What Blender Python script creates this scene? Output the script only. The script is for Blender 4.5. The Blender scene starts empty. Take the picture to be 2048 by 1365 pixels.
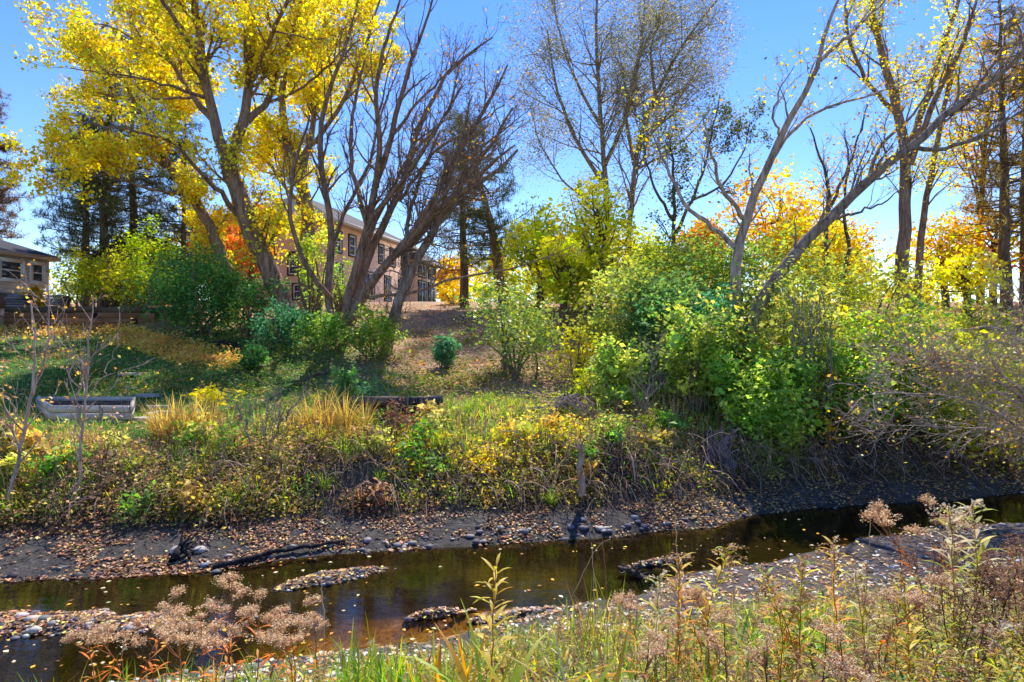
import bpy, math
import numpy as np
from mathutils import Vector

# ------------------------------------------------------------------ camera, sky, sun, exposure
sc = bpy.context.scene
CAMZ = 2.8                      # camera height above the creek surface
F = 1252.0                      # focal length in photograph pixels (2048 wide)
cam = bpy.data.cameras.new('camera'); cam.sensor_width = 36.0
cam.lens = 36.0 * F / 2048.0; cam.clip_start = 0.05; cam.clip_end = 4000
camo = bpy.data.objects.new('camera', cam); sc.collection.objects.link(camo)
camo.location = (0, 0, CAMZ); camo.rotation_euler = (math.radians(90), 0, 0)
sc.camera = camo

SUN_EL, SUN_AZ = math.radians(52), math.radians(14)      # azimuth to the right of the view axis (+Y)
w = bpy.data.worlds.new('World'); sc.world = w; w.use_nodes = True
nt = w.node_tree; nt.nodes.clear()
sky = nt.nodes.new('ShaderNodeTexSky'); sky.sky_type = 'NISHITA'; sky.sun_disc = False
sky.sun_elevation = SUN_EL; sky.sun_rotation = SUN_AZ
sky.air_density = 1.0; sky.dust_density = 0.0; sky.ozone_density = 2.0
hs = nt.nodes.new('ShaderNodeHueSaturation'); hs.inputs['Hue'].default_value = .516; hs.inputs['Saturation'].default_value = 1.3
bg = nt.nodes.new('ShaderNodeBackground'); bg.inputs['Strength'].default_value = 0.102
wo = nt.nodes.new('ShaderNodeOutputWorld')
nt.links.new(sky.outputs[0], hs.inputs['Color']); nt.links.new(hs.outputs[0], bg.inputs[0]); nt.links.new(bg.outputs[0], wo.inputs[0])
sun = bpy.data.lights.new('sun', 'SUN'); sun.energy = 3.0; sun.angle = math.radians(0.5); sun.color = (1, .93, .82)
suno = bpy.data.objects.new('sun', sun); sc.collection.objects.link(suno)
sv = Vector((math.sin(SUN_AZ) * math.cos(SUN_EL), math.cos(SUN_AZ) * math.cos(SUN_EL), math.sin(SUN_EL)))
suno.rotation_euler = (-sv).to_track_quat('-Z', 'Y').to_euler(); suno.location = (20, 60, 60)
vs = sc.view_settings; vs.view_transform = 'Standard'; vs.look = 'None'; vs.exposure = 1.3; vs.gamma = 1.0
vs.use_curve_mapping = False
cy = sc.cycles; cy.use_denoising = True; cy.max_bounces = 9; cy.diffuse_bounces = 6; cy.glossy_bounces = 3
cy.transmission_bounces = 4; cy.transparent_max_bounces = 12; cy.use_adaptive_sampling = True; cy.adaptive_threshold = 0.015
cy.caustics_reflective = False; cy.caustics_refractive = False; cy.sample_clamp_indirect = 6.0

# ------------------------------------------------------------------ helpers
col = sc.collection
RNG = np.random.default_rng(7)
Z3 = np.array([0, 0, 1.0])

def rng(s): return np.random.default_rng(s)
def lin(*c):
    c = np.asarray(c, float) / 255.0
    return np.where(c <= .04045, c / 12.92, ((c + .055) / 1.055) ** 2.4)
def nrm(v): return v / np.maximum(np.linalg.norm(v, axis=-1, keepdims=True), 1e-9)
def P(px, py, d): return np.array([(px - 1024.0) / F * d, d, CAMZ + (682.0 - py) / F * d])
def PX(px, d): return (px - 1024.0) / F * d
def sstep(x): x = np.clip(x, 0, 1); return x * x * (3 - 2 * x)

_tab = rng(99).random((256, 256))
def vnoise(x, y, s=1.0, o=0):
    x = np.asarray(x, float) / s + 37.3 + o * 11.7; y = np.asarray(y, float) / s + 91.1 + o * 5.3
    xi = np.floor(x).astype(int); yi = np.floor(y).astype(int); fx = sstep(x - xi); fy = sstep(y - yi)
    t = lambda a, b: _tab[a % 256, b % 256]
    return (t(xi, yi) * (1 - fx) + t(xi + 1, yi) * fx) * (1 - fy) + (t(xi, yi + 1) * (1 - fx) + t(xi + 1, yi + 1) * fx) * fy
def fbm(x, y, s, o=0): return .55 * vnoise(x, y, s, o) + .3 * vnoise(x, y, s * .47, o + 1) + .15 * vnoise(x, y, s * .2, o + 2)

# --- the lie of the land: the creek's two shores, the beach, bank, terrace and hillside
_fx = [-60, -12, -6, -4.9, -3.8, -2.8, -1.5, -.2, 1.25, 3.1, 3.9, 5.9, 7.7, 9.5, 14, 25, 60]
_fy = [5.5, 6.8, 7.26, 7.4, 7.57, 8.1, 8.4, 8.7, 8.92, 9.5, 10.1, 10.75, 11.0, 11.6, 13, 14.5, 15]
_nx = [-60, -12, -4, -3, -2.26, -1.47, -.8, -.3, .4, 1.2, 2.1, 3.3, 4.7, 6.04, 9, 14, 25, 60]
_ny = [3, 4.2, 4.9, 5.13, 5.4, 5.67, 5.8, 6.12, 6.5, 6.8, 7.5, 7.9, 8.7, 9.3, 9.9, 11, 12.4, 13]
def yfar(x): return np.interp(x, _fx, _fy) + .16 * (vnoise(x, 0 * x, .7, 5) - .5)
def ynear(x): return np.interp(x, _nx, _ny) + .16 * (vnoise(x, 0 * x, .6, 9) - .5)
def beachw(x): return np.interp(x, [-8, -5, -2, 0, 3, 6, 12], [1.1, 1.05, .8, .55, .5, .45, .5])
BARS = [(-5.3, 6.15, 2.0, .26, .05), (-2.1, 7.4, .72, .17, .5), (-.76, 6.4, .34, .08, .3), (.1, 6.36, .5, .17, .3), (1.9, 7.9, .5, .06, .35)]
def barq(x, y):
    q = np.full(np.shape(x), 99.0)
    for bx, by, a, b, th in BARS:
        c, s = math.cos(th), math.sin(th)
        u = ((x - bx) * c + (y - by) * s) / a; v = (-(x - bx) * s + (y - by) * c) / b
        q = np.minimum(q, np.sqrt(u * u + v * v))
    return q * (1 + .9 * (fbm(x, y, .28, 77) - .5))
def height(x, y):
    x = np.asarray(x, float); y = np.asarray(y, float); x, y = np.broadcast_arrays(x, y)
    yf, yn, bw = yfar(x), ynear(x), beachw(x)
    # far side
    t = y - yf; tb = t - bw - np.clip(t - bw, 0, 1) * .8 * (fbm(x, y, 1.3, 71) - .45)
    bankw = 1.6
    top = 1.03 + .2 * (vnoise(x, y, 1.8, 3) - .5)
    zf = np.where(tb < 0, .22 * np.clip(t / bw, 0, 1) ** .9, .22 + (top - .22) * sstep(np.clip(tb / bankw, 0, 1) * .94 + .06 * np.clip(tb / bankw, 0, 1)))
    ds = np.interp(x, [-14, -6, 0, 3, 6, 12], [13, 14.3, 15.2, 13.6, 13.4, 15])
    de = np.interp(x, [-20, -12, -6, 0, 6, 14], [25, 26, 28, 29, 26, 27])
    ze = np.interp(x, [-20, -12, -6, 0, 14], [3.6, 3.75, 4.0, 4.2, 4.2])
    k = np.clip((y - ds) / (de - ds), 0, 1)
    hill = k * .82 + .18 * sstep(k)
    zf = zf + .25 * sstep((y - yf - bw - 1.3) / 1.6) + (ze - 1.32) * hill
    zf = zf + np.clip((y - de) / (39 - de), 0, 1) * (5.3 - ze) * (y > de)
    wl = 23.7 + .12 * (x + 15)
    stp = .6 * sstep((y - wl) / .25) * sstep((x + 20) / 2) * sstep((-12.3 - x) / .8) * (1 - sstep((y - wl) / 8))
    zf = zf + stp
    zf = zf + .05 * (fbm(x, y, 1.1, 2) - .5) * (t > 0) + .12 * (fbm(x, y, 5, 7) - .5) * (t > 3)
    # near side
    s = yn - y
    wide = np.interp(x, [-5, 0, 2, 4, 8], [.5, .6, .9, 1.4, 1.5])
    zn = np.interp(s / wide, [0, 1, 1.6, 2.4, 3.6, 6], [0, .1, .22, .42, .68, 1.1]) + .06 * (fbm(x, y, .8, 12) - .5) * (s > .2)
    # bed
    m = np.clip(np.minimum(y - yn, yf - y), 0, None)
    zb = -.26 * sstep(m / .6) + .04 * (fbm(x, y, .7, 21) - .5) * (m > 0) * np.clip(m * 3, 0, 1)
    zb = np.where(m > 0, np.maximum(zb, -.26 + .31 * np.exp(-barq(x, y) ** 2 * .18) + .02 * (fbm(x, y, .25, 4) - .5)), zb)
    return np.where(t > 0, zf, np.where(s > 0, zn, zb))
def hz(x, y): return float(height(np.array([x]), np.array([y]))[0])
def G(px, d, dz=0.0): x = PX(px, d); return np.array([x, d, hz(x, d) + dz])

# --- mesh building
class Geo:
    def __init__(s): s.V = []; s.Q = []; s.T = []; s.C = []; s.n = 0
    def add(s, V, Fc, C):
        V = np.asarray(V, float).reshape(-1, 3); C = np.asarray(C, float)
        if C.ndim == 1: C = np.tile(C, (len(V), 1))
        Fc = np.asarray(Fc, int) + s.n
        (s.Q if Fc.shape[1] == 4 else s.T).append(Fc)
        s.V.append(V); s.C.append(C); s.n += len(V)
        return s
    def build(s, name, mat, parent=None, origin=None, smooth=False):
        V = np.concatenate(s.V) if s.V else np.zeros((0, 3))
        if origin is not None: V = V - np.asarray(origin)
        me = bpy.data.meshes.new(name)
        Q = np.concatenate(s.Q) if s.Q else np.zeros((0, 4), int)
        T = np.concatenate(s.T) if s.T else np.zeros((0, 3), int)
        me.vertices.add(len(V)); me.vertices.foreach_set('co', V.astype(np.float32).ravel())
        li = np.concatenate([Q.ravel(), T.ravel()])
        ls = np.concatenate([np.arange(len(Q)) * 4, len(Q) * 4 + np.arange(len(T)) * 3])
        me.loops.add(len(li)); me.loops.foreach_set('vertex_index', li.astype(np.int32))
        me.polygons.add(len(ls)); me.polygons.foreach_set('loop_start', ls.astype(np.int32))
        if smooth: me.polygons.foreach_set('use_smooth', np.ones(len(ls), bool))
        a = me.attributes.new('Col', 'FLOAT_COLOR', 'POINT')
        C = np.concatenate(s.C) if s.C else np.zeros((0, 3))
        a.data.foreach_set('color', np.hstack([C, np.ones((len(C), 1))]).astype(np.float32).ravel())
        me.update(calc_edges=True); me.materials.append(mat)
        o = bpy.data.objects.new(name, me); col.objects.link(o)
        if parent is not None: o.parent = parent
        return o
def thing(name, label, cat, loc, group=None):
    o = bpy.data.objects.new(name, None); col.objects.link(o); o.location = tuple(float(v) for v in loc)
    o.empty_display_size = .2
    o['label'] = label; o['category'] = cat; o['kind'] = 'thing'
    if group: o['group'] = group
    return o
def tag(o, label=None, cat=None, group=None, kind=None):
    for k, v in (('label', label), ('category', cat), ('group', group), ('kind', kind)):
        if v: o[k] = v
    if cat and not kind: o['kind'] = 'thing'
    return o
def dup(root, loc, rz=0.0, s=1.0, label=None, group=None, tilt=(0, 0)):
    r = root.copy(); col.objects.link(r); r.location = tuple(float(v) for v in loc); r.rotation_euler = (tilt[0], tilt[1], rz)
    r.scale = (s, s, s) if np.isscalar(s) else s
    if label: r['label'] = label
    if group: r['group'] = group
    for ch in root.children:
        c = ch.copy(); col.objects.link(c); c.parent = r
        for g in ch.children:
            d = g.copy(); col.objects.link(d); d.parent = c
    return r

BOXF = np.array([[0, 3, 2, 1], [4, 5, 6, 7], [0, 1, 5, 4], [1, 2, 6, 5], [2, 3, 7, 6], [3, 0, 4, 7]])
def box(g, c, sx, sy, sz, C, ax=(1, 0, 0), ay=(0, 1, 0), az=(0, 0, 1), jit=0, r=None):
    ax, ay, az = (np.asarray(v, float) for v in (ax, ay, az))
    V = np.array([[-1, -1, -1], [1, -1, -1], [1, 1, -1], [-1, 1, -1], [-1, -1, 1], [1, -1, 1], [1, 1, 1], [-1, 1, 1]]) * np.array([sx, sy, sz]) / 2
    if jit: V = V + (r or RNG).normal(0, jit, V.shape)
    g.add(np.asarray(c) + V[:, :1] * ax + V[:, 1:2] * ay + V[:, 2:] * az, BOXF, C)

def tubes(g, Pt, R, sides, C):
    """Pt (B,n,3), R (B,n): tapered tubes along B polylines at once"""
    Pt = np.asarray(Pt, float); B, n, _ = Pt.shape
    if B == 0: return
    T = nrm(np.gradient(Pt, axis=1)); D = nrm(Pt[:, -1] - Pt[:, 0])
    ref = np.where(np.abs(D[:, 2:3]) < .8, Z3, np.array([1.0, .3, 0]))
    U = nrm(np.cross(T, ref[:, None, :])); W = np.cross(T, U)
    a = np.arange(sides) / sides * 2 * np.pi
    ring = Pt[:, :, None, :] + R[:, :, None, None] * (np.cos(a)[None, None, :, None] * U[:, :, None, :] + np.sin(a)[None, None, :, None] * W[:, :, None, :])
    idx = np.arange(B * n * sides).reshape(B, n, sides)
    nx = np.roll(idx, -1, axis=2)
    Q = np.stack([idx[:, :-1], nx[:, :-1], nx[:, 1:], idx[:, 1:]], -1).reshape(-1, 4)
    C = np.asarray(C, float)
    if C.ndim == 2 and len(C) == B: C = np.repeat(C, n * sides, axis=0)
    g.add(ring, Q, C)

def poly(pts, rad, n=14, r=None, noise=0.0):
    pts = np.asarray(pts, float); L = np.r_[0, np.cumsum(np.linalg.norm(np.diff(pts, axis=0), axis=1))]
    t = np.linspace(0, L[-1], n)
    o = np.stack([np.interp(t, L, pts[:, i]) for i in range(3)], 1)
    o[1:-1] = .25 * o[:-2] + .5 * o[1:-1] + .25 * o[2:]
    if noise and r is not None: o[1:-1] += r.normal(0, noise, (n - 2, 3))
    rr = np.interp(t / L[-1], np.linspace(0, 1, len(rad)), rad)
    return o, rr

def grow(pp, pr, B, r, tmin=.25, tmax=1.0, ang=(30, 65), length=1.5, n=6, up=.15, curl=.1, wig=.12, rf=.55, rmax=9, rmin=.004, bias=(0, 0, 0), lenr=(.5, 1.3), taper=.25, shrink=.45):
    """B children growing out of the parent polylines pp (P,m,3) with radii pr"""
    Pn, m, _ = pp.shape
    L = np.linalg.norm(np.diff(pp, axis=1), axis=2).sum(1); i = r.choice(Pn, B, p=L / L.sum())
    t = r.uniform(tmin, tmax, B); f = t * (m - 1); k = np.minimum(f.astype(int), m - 2); fr = (f - k)[:, None]
    p0 = pp[i, k] * (1 - fr) + pp[i, k + 1] * fr; T = nrm(pp[i, k + 1] - pp[i, k]); R0 = pr[i, k] * (1 - fr[:, 0]) + pr[i, k + 1] * fr[:, 0]
    a = np.radians(r.uniform(ang[0], ang[1], B))[:, None]; perp = nrm(np.cross(T, r.normal(size=(B, 3))))
    d = nrm(np.cos(a) * T + np.sin(a) * perp + up * Z3 + np.asarray(bias))
    ln = length * r.uniform(lenr[0], lenr[1], B) * (1 - shrink * t)
    out = np.zeros((B, n, 3)); out[:, 0] = p0; st = (ln / (n - 1))[:, None]
    for j in range(1, n):
        d = nrm(d + wig * r.normal(size=(B, 3)) + curl * Z3); out[:, j] = out[:, j - 1] + d * st
    rr = np.clip(R0 * rf, rmin, rmax)[:, None] * np.linspace(1, taper, n)[None]
    return out, np.maximum(rr, rmin * .6)

def leaves(g, c, size, r, C, asp=.6, droop=.35, up=.6, fold=.14):
    c = np.asarray(c, float); N = len(c)
    if N == 0: return
    d = nrm(np.c_[r.normal(size=(N, 2)), r.normal(0, .4, N) - droop]); nn = r.normal(size=(N, 3)); nn[:, 2] += up
    s = nrm(np.cross(d, nn)); nn = np.cross(s, d)
    size = np.broadcast_to(size, (N,))[:, None]
    V = np.stack([c - d * size * .5, c - s * size * asp * .5 + nn * size * fold, c + d * size * .5, c + s * size * asp * .5 + nn * size * fold], 1)
    g.add(V, np.arange(N * 4).reshape(N, 4), np.repeat(C, 4, axis=0))
def strips(g, base, d0, length, width, r, C, nseg=4, bend=1.0, tipf=.08, basef=.6, C2=None):
    """grass blades / long leaves: bent tapering strips"""
    N = len(base); d = nrm(np.asarray(d0, float)); p = np.asarray(base, float).copy()
    side = nrm(np.cross(d, Z3) + 1e-4 * r.normal(size=(N, 3))); length = np.broadcast_to(length, (N,)); width = np.broadcast_to(width, (N,))
    bend = np.broadcast_to(bend, (N,))
    V = []; 
    for k in range(nseg + 1):
        u = k / nseg; wf = basef + (1 - basef) * math.sin(math.pi * min(u * 1.3, 1) * .5 + 0) if u < .5 else 1 - (1 - tipf) * ((u - .5) / .5) ** 1.4
        V.append(np.stack([p - side * (width * wf * .5)[:, None], p + side * (width * wf * .5)[:, None]], 1))
        p = p + d * (length / nseg)[:, None]; d = nrm(d - Z3 * (bend * (.5 + u) / nseg)[:, None])
    V = np.stack(V, 1)
    idx = np.arange(N * (nseg + 1) * 2).reshape(N, nseg + 1, 2)
    Q = np.stack([idx[:, :-1, 0], idx[:, :-1, 1], idx[:, 1:, 1], idx[:, 1:, 0]], -1).reshape(-1, 4)
    if C2 is not None:
        u = np.linspace(0, 1, nseg + 1)[None, :, None, None]
        CC = (C[:, None, None, :] * (1 - u) + C2[:, None, None, :] * u) * np.ones((1, 1, 2, 1)); CC = CC.reshape(-1, 3)
    else: CC = np.repeat(C, (nseg + 1) * 2, axis=0)
    g.add(V, Q, CC)
def pal(cols, N, r, w=None, jit=.18, clump=None):
    A = np.array([lin(*c) for c in cols]); p = None if w is None else np.asarray(w, float) / np.sum(w)
    C = A[r.choice(len(A), N, p=p)]
    C = C * np.exp(r.normal(0, jit, (N, 1))) * np.exp(r.normal(0, .06, (N, 3)))
    if clump is not None: C = C * clump[:, None]
    return np.clip(C, .004, .9)

_ico_v = None
def ico(sub=1):
    import bmesh
    bm = bmesh.new(); bmesh.ops.create_icosphere(bm, subdivisions=sub, radius=1.0)
    V = np.array([v.co[:] for v in bm.verts]); Fc = np.array([[v.index for v in f.verts] for f in bm.faces]); bm.free()
    return V, Fc
ICO1, ICO2 = ico(1), ico(2)

# --- materials
def mat(name): 
    m = bpy.data.materials.new(name); m.use_nodes = True; t = m.node_tree; t.nodes.clear(); return m, t
def nd(t, ty, **kw):
    n = t.nodes.new(ty)
    for k, v in kw.items():
        if k in n.inputs: n.inputs[k].default_value = v
        else: setattr(n, k, v)
    return n
def attr(t): a = t.nodes.new('ShaderNodeAttribute'); a.attribute_name = 'Col'; return a.outputs['Color']
def mul(t, a, b, fac=1.0, mode='MULTIPLY'):
    m = t.nodes.new('ShaderNodeMix'); m.data_type = 'RGBA'; m.blend_type = mode; m.inputs[0].default_value = fac
    for s, v in ((6, a), (7, b)):
        if hasattr(v, 'is_output'): t.links.new(v, m.inputs[s])
        else: m.inputs[s].default_value = v
    return m.outputs[2]
def ramp(t, fac, stops):
    r = t.nodes.new('ShaderNodeValToRGB'); e = r.color_ramp.elements
    while len(e) < len(stops): e.new(.5)
    for x, (p, c) in zip(e, stops): x.position = p; x.color = (*c, 1)
    t.links.new(fac, r.inputs[0]); return r.outputs[0]

def leaf_material(name, trans=.5, gloss=.06, gain=1.25):
    m, t = mat(name); c = attr(t)
    df = nd(t, 'ShaderNodeBsdfDiffuse'); tr = nd(t, 'ShaderNodeBsdfTranslucent'); gl = nd(t, 'ShaderNodeBsdfGlossy', Roughness=.5)
    c = mul(t, c, (gain, gain, gain * .96, 1)); t.links.new(c, df.inputs[0])
    h = nd(t, 'ShaderNodeHueSaturation', Saturation=1.08, Value=1.15); t.links.new(c, h.inputs['Color']); t.links.new(h.outputs[0], tr.inputs[0])
    mx = nd(t, 'ShaderNodeMixShader'); mx.inputs[0].default_value = trans
    t.links.new(df.outputs[0], mx.inputs[1]); t.links.new(tr.outputs[0], mx.inputs[2])
    m2 = nd(t, 'ShaderNodeMixShader'); m2.inputs[0].default_value = gloss
    t.links.new(mx.outputs[0], m2.inputs[1]); t.links.new(gl.outputs[0], m2.inputs[2])
    o = nd(t, 'ShaderNodeOutputMaterial'); t.links.new(m2.outputs[0], o.inputs[0]); return m
def solid_material(name, rough=.8, scale=30, lo=.6, hi=1.25, bump=.3, dist=.01, spec=.3, stretch=(1, 1, 1), detail=6):
    m, t = mat(name); c = attr(t)
    tc = nd(t, 'ShaderNodeTexCoord'); mp = nd(t, 'ShaderNodeMapping'); mp.inputs['Scale'].default_value = stretch
    t.links.new(tc.outputs['Object'], mp.inputs[0])
    n = nd(t, 'ShaderNodeTexNoise', Scale=scale, Detail=detail, Roughness=.65); t.links.new(mp.outputs[0], n.inputs['Vector'])
    k = ramp(t, n.outputs[0], [(.3, (lo,) * 3), (.7, (hi,) * 3)])
    p = nd(t, 'ShaderNodeBsdfPrincipled', Roughness=rough); p.inputs['Specular IOR Level'].default_value = spec
    t.links.new(mul(t, c, k), p.inputs['Base Color'])
    b = nd(t, 'ShaderNodeBump', Strength=bump, Distance=dist); t.links.new(n.outputs[0], b.inputs['Height']); t.links.new(b.outputs[0], p.inputs['Normal'])
    o = nd(t, 'ShaderNodeOutputMaterial'); t.links.new(p.outputs[0], o.inputs[0]); return m

M_LEAF = leaf_material('leaf', .58, .03)
M_NEAR = leaf_material('near_leaf', .55, .025, .95)
M_NEARDRY = leaf_material('near_dry_leaf', .3, .01, 1.0)
M_SHINY = leaf_material('glossy_leaf', .38, .1)
M_DRY = leaf_material('dry_leaf', .3, .03)
M_NEEDLE = leaf_material('needle', .15, .06)
M_BARK = solid_material('bark', .9, 10, .28, 1.55, 1.0, .08, .12, (1, 1, .2))
M_TWIG = solid_material('twig', .85, 20, .75, 1.5, .3, .004, .2)
M_TIMBER = solid_material('timber', .85, 6, .55, 1.25, .5, .008, .2, (.3, .3, 4))
M_STONE = solid_material('stone', .75, 14, .6, 1.3, .5, .01, .35)
M_STUCCO = solid_material('stucco', .9, 40, .88, 1.1, .3, .005, .2)
M_PAINT = solid_material('paint', .6, 12, .9, 1.06, .1, .002, .35)
M_SHINGLE = solid_material('shingle', .9, 14, .6, 1.25, .5, .01, .2, (1, 1, 5))
M_SOIL = solid_material('soil', .85, 11, .45, 1.45, 1.0, .06, .25, detail=12)
def glass_material():
    m, t = mat('window_glass'); p = nd(t, 'ShaderNodeBsdfPrincipled', Roughness=.03); p.inputs['Base Color'].default_value = (.03, .045, .06, 1)
    p.inputs['Specular IOR Level'].default_value = .9
    tc = nd(t, 'ShaderNodeTexCoord'); n = nd(t, 'ShaderNodeTexNoise', Scale=1.3); t.links.new(tc.outputs['Object'], n.inputs['Vector'])
    b = nd(t, 'ShaderNodeBump', Strength=.08, Distance=.05); t.links.new(n.outputs[0], b.inputs['Height']); t.links.new(b.outputs[0], p.inputs['Normal'])
    o = nd(t, 'ShaderNodeOutputMaterial'); t.links.new(p.outputs[0], o.inputs[0]); return m
M_GLASS = glass_material()
def water_material():
    m, t = mat('creek_water')
    tc = nd(t, 'ShaderNodeTexCoord'); mp = nd(t, 'ShaderNodeMapping'); mp.inputs['Scale'].default_value = (1.2, 4.0, 1); mp.inputs['Rotation'].default_value = (0, 0, -.25)
    t.links.new(tc.outputs['Object'], mp.inputs[0])
    n = nd(t, 'ShaderNodeTexNoise', Scale=1.6, Detail=4.0, Roughness=.55); t.links.new(mp.outputs[0], n.inputs['Vector'])
    n2 = nd(t, 'ShaderNodeTexNoise', Scale=14.0, Detail=2.0); t.links.new(mp.outputs[0], n2.inputs['Vector'])
    b = nd(t, 'ShaderNodeBump', Strength=.1, Distance=.03); t.links.new(n.outputs[0], b.inputs['Height'])
    b2 = nd(t, 'ShaderNodeBump', Strength=.06, Distance=.008); t.links.new(n2.outputs[0], b2.inputs['Height']); t.links.new(b.outputs[0], b2.inputs['Normal'])
    tr = nd(t, 'ShaderNodeBsdfTransparent'); tr.inputs[0].default_value = (.56, .46, .26, 1)
    gl = nd(t, 'ShaderNodeBsdfGlossy', Roughness=.02); t.links.new(b2.outputs[0], gl.inputs['Normal'])
    fr = nd(t, 'ShaderNodeFresnel', IOR=1.42); t.links.new(b2.outputs[0], fr.inputs['Normal'])
    mx = nd(t, 'ShaderNodeMixShader'); t.links.new(fr.outputs[0], mx.inputs[0]); t.links.new(tr.outputs[0], mx.inputs[1]); t.links.new(gl.outputs[0], mx.inputs[2])
    o = nd(t, 'ShaderNodeOutputMaterial'); t.links.new(mx.outputs[0], o.inputs[0]); return m
M_WATER = water_material()

# ------------------------------------------------------------------ ground and water
def axis(fine0, fine1, st, lo, hi, gr=1.16):
    a = list(np.arange(fine0, fine1, st)); s = st; x = fine0; L = []
    while x > lo: s *= gr; x -= s; L.append(x)
    s = st; x = a[-1]; R_ = []
    while x < hi: s *= gr; x += s; R_.append(x)
    return np.array(L[::-1] + a + R_)
gx = axis(-13, 13, .1, -1500, 1500); gy = axis(2.2, 14.5, .085, -300, 2500, 1.12)
GX, GY = np.meshgrid(gx, gy); GZ = height(GX, GY)
def ground_colour(x, y):
    yf, yn, bw = yfar(x), ynear(x), beachw(x); t = y - yf; tb = t - bw; s = yn - y
    n1, n2 = fbm(x, y, 2.2, 31), fbm(x, y, .5, 33)
    C = np.zeros(x.shape + (3,)); mix = lambda k, c: C.__imul__((1 - k)[..., None]) if False else None
    litter = np.array([.4, .25, .145]); lawn = np.array([.07, .13, .03]); soil = np.array([.09, .072, .058]); mud = np.array([.07, .062, .056])
    sunlitk = sstep(1.25 - np.hypot((x + .75) / 1.7, (y - 6.25 - .25 * x) / .75))[..., None]; bed = np.array([.05, .042, .022]) * (1 - sunlitk) + np.array([.75, .45, .14]) * sunlitk; gravel = np.array([.09, .08, .07]); near = np.array([.13, .1, .045]); far = np.array([.07, .085, .025])  # golden middle of the bed: sunlight on it painted into the ground colour
    C[:] = far
    lw = sstep((-3.5 - x + 3 * (n1 - .5)) / 3) * sstep((y - 10) / 1) * (1 - sstep((y - 21) / 4))
    C = C * (1 - (t > 0)[..., None]) + (t > 0)[..., None] * (litter * (1 - lw[..., None]) + lawn * lw[..., None]) * (.6 + .8 * n2[..., None])
    k = (sstep((y - 46) / 6) * (t > 0))[..., None]; C = C * (1 - k) + far * k
    k = ((t > 0) * (1 - sstep((tb - 1.3) / .6)))[..., None]; C = C * (1 - k) + soil * k
    k = ((t > 0) * (1 - sstep((tb + .1) / .25)))[..., None]; C = C * (1 - k) + mud * k
    k = ((s > 0) * 1.0)[..., None]; C = C * (1 - k) + near * (.5 + n2[..., None]) * k
    wide = np.interp(x, [-5, 0, 2, 4, 8], [.5, .6, .9, 1.4, 1.5])
    k = ((s > 0) * (1 - sstep((s / wide - 1.1) / .5)))[..., None]; C = C * (1 - k) + np.where((x > 1.5)[..., None], np.array([.085, .068, .066]), gravel) * k
    m = np.minimum(y - yn, yf - y)
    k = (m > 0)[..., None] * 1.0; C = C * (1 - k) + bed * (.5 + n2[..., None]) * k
    k = ((m > 0) * (barq(x, y) < 1.15))[..., None] * 1.0; C = C * (1 - k) + gravel * k
    return C
g = Geo(); idx = np.arange(GX.size).reshape(GX.shape)
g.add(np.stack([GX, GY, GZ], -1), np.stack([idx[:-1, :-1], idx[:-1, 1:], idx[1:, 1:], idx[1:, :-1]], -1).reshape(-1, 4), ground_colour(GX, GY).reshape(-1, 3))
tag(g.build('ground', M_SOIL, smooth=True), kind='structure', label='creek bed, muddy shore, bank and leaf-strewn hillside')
g = Geo(); wx = np.linspace(-60, 60, 121); wy = np.linspace(2.6, 15.4, 14); WX, WY = np.meshgrid(wx, wy); idx = np.arange(WX.size).reshape(WX.shape)
g.add(np.stack([WX, WY, WX * 0], -1), np.stack([idx[:-1, :-1], idx[:-1, 1:], idx[1:, 1:], idx[1:, :-1]], -1).reshape(-1, 4), np.array([.1, .1, .1]))
tag(g.build('creek_water', M_WATER, smooth=True), kind='structure', label='shallow dark creek reflecting the far bank')

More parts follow.
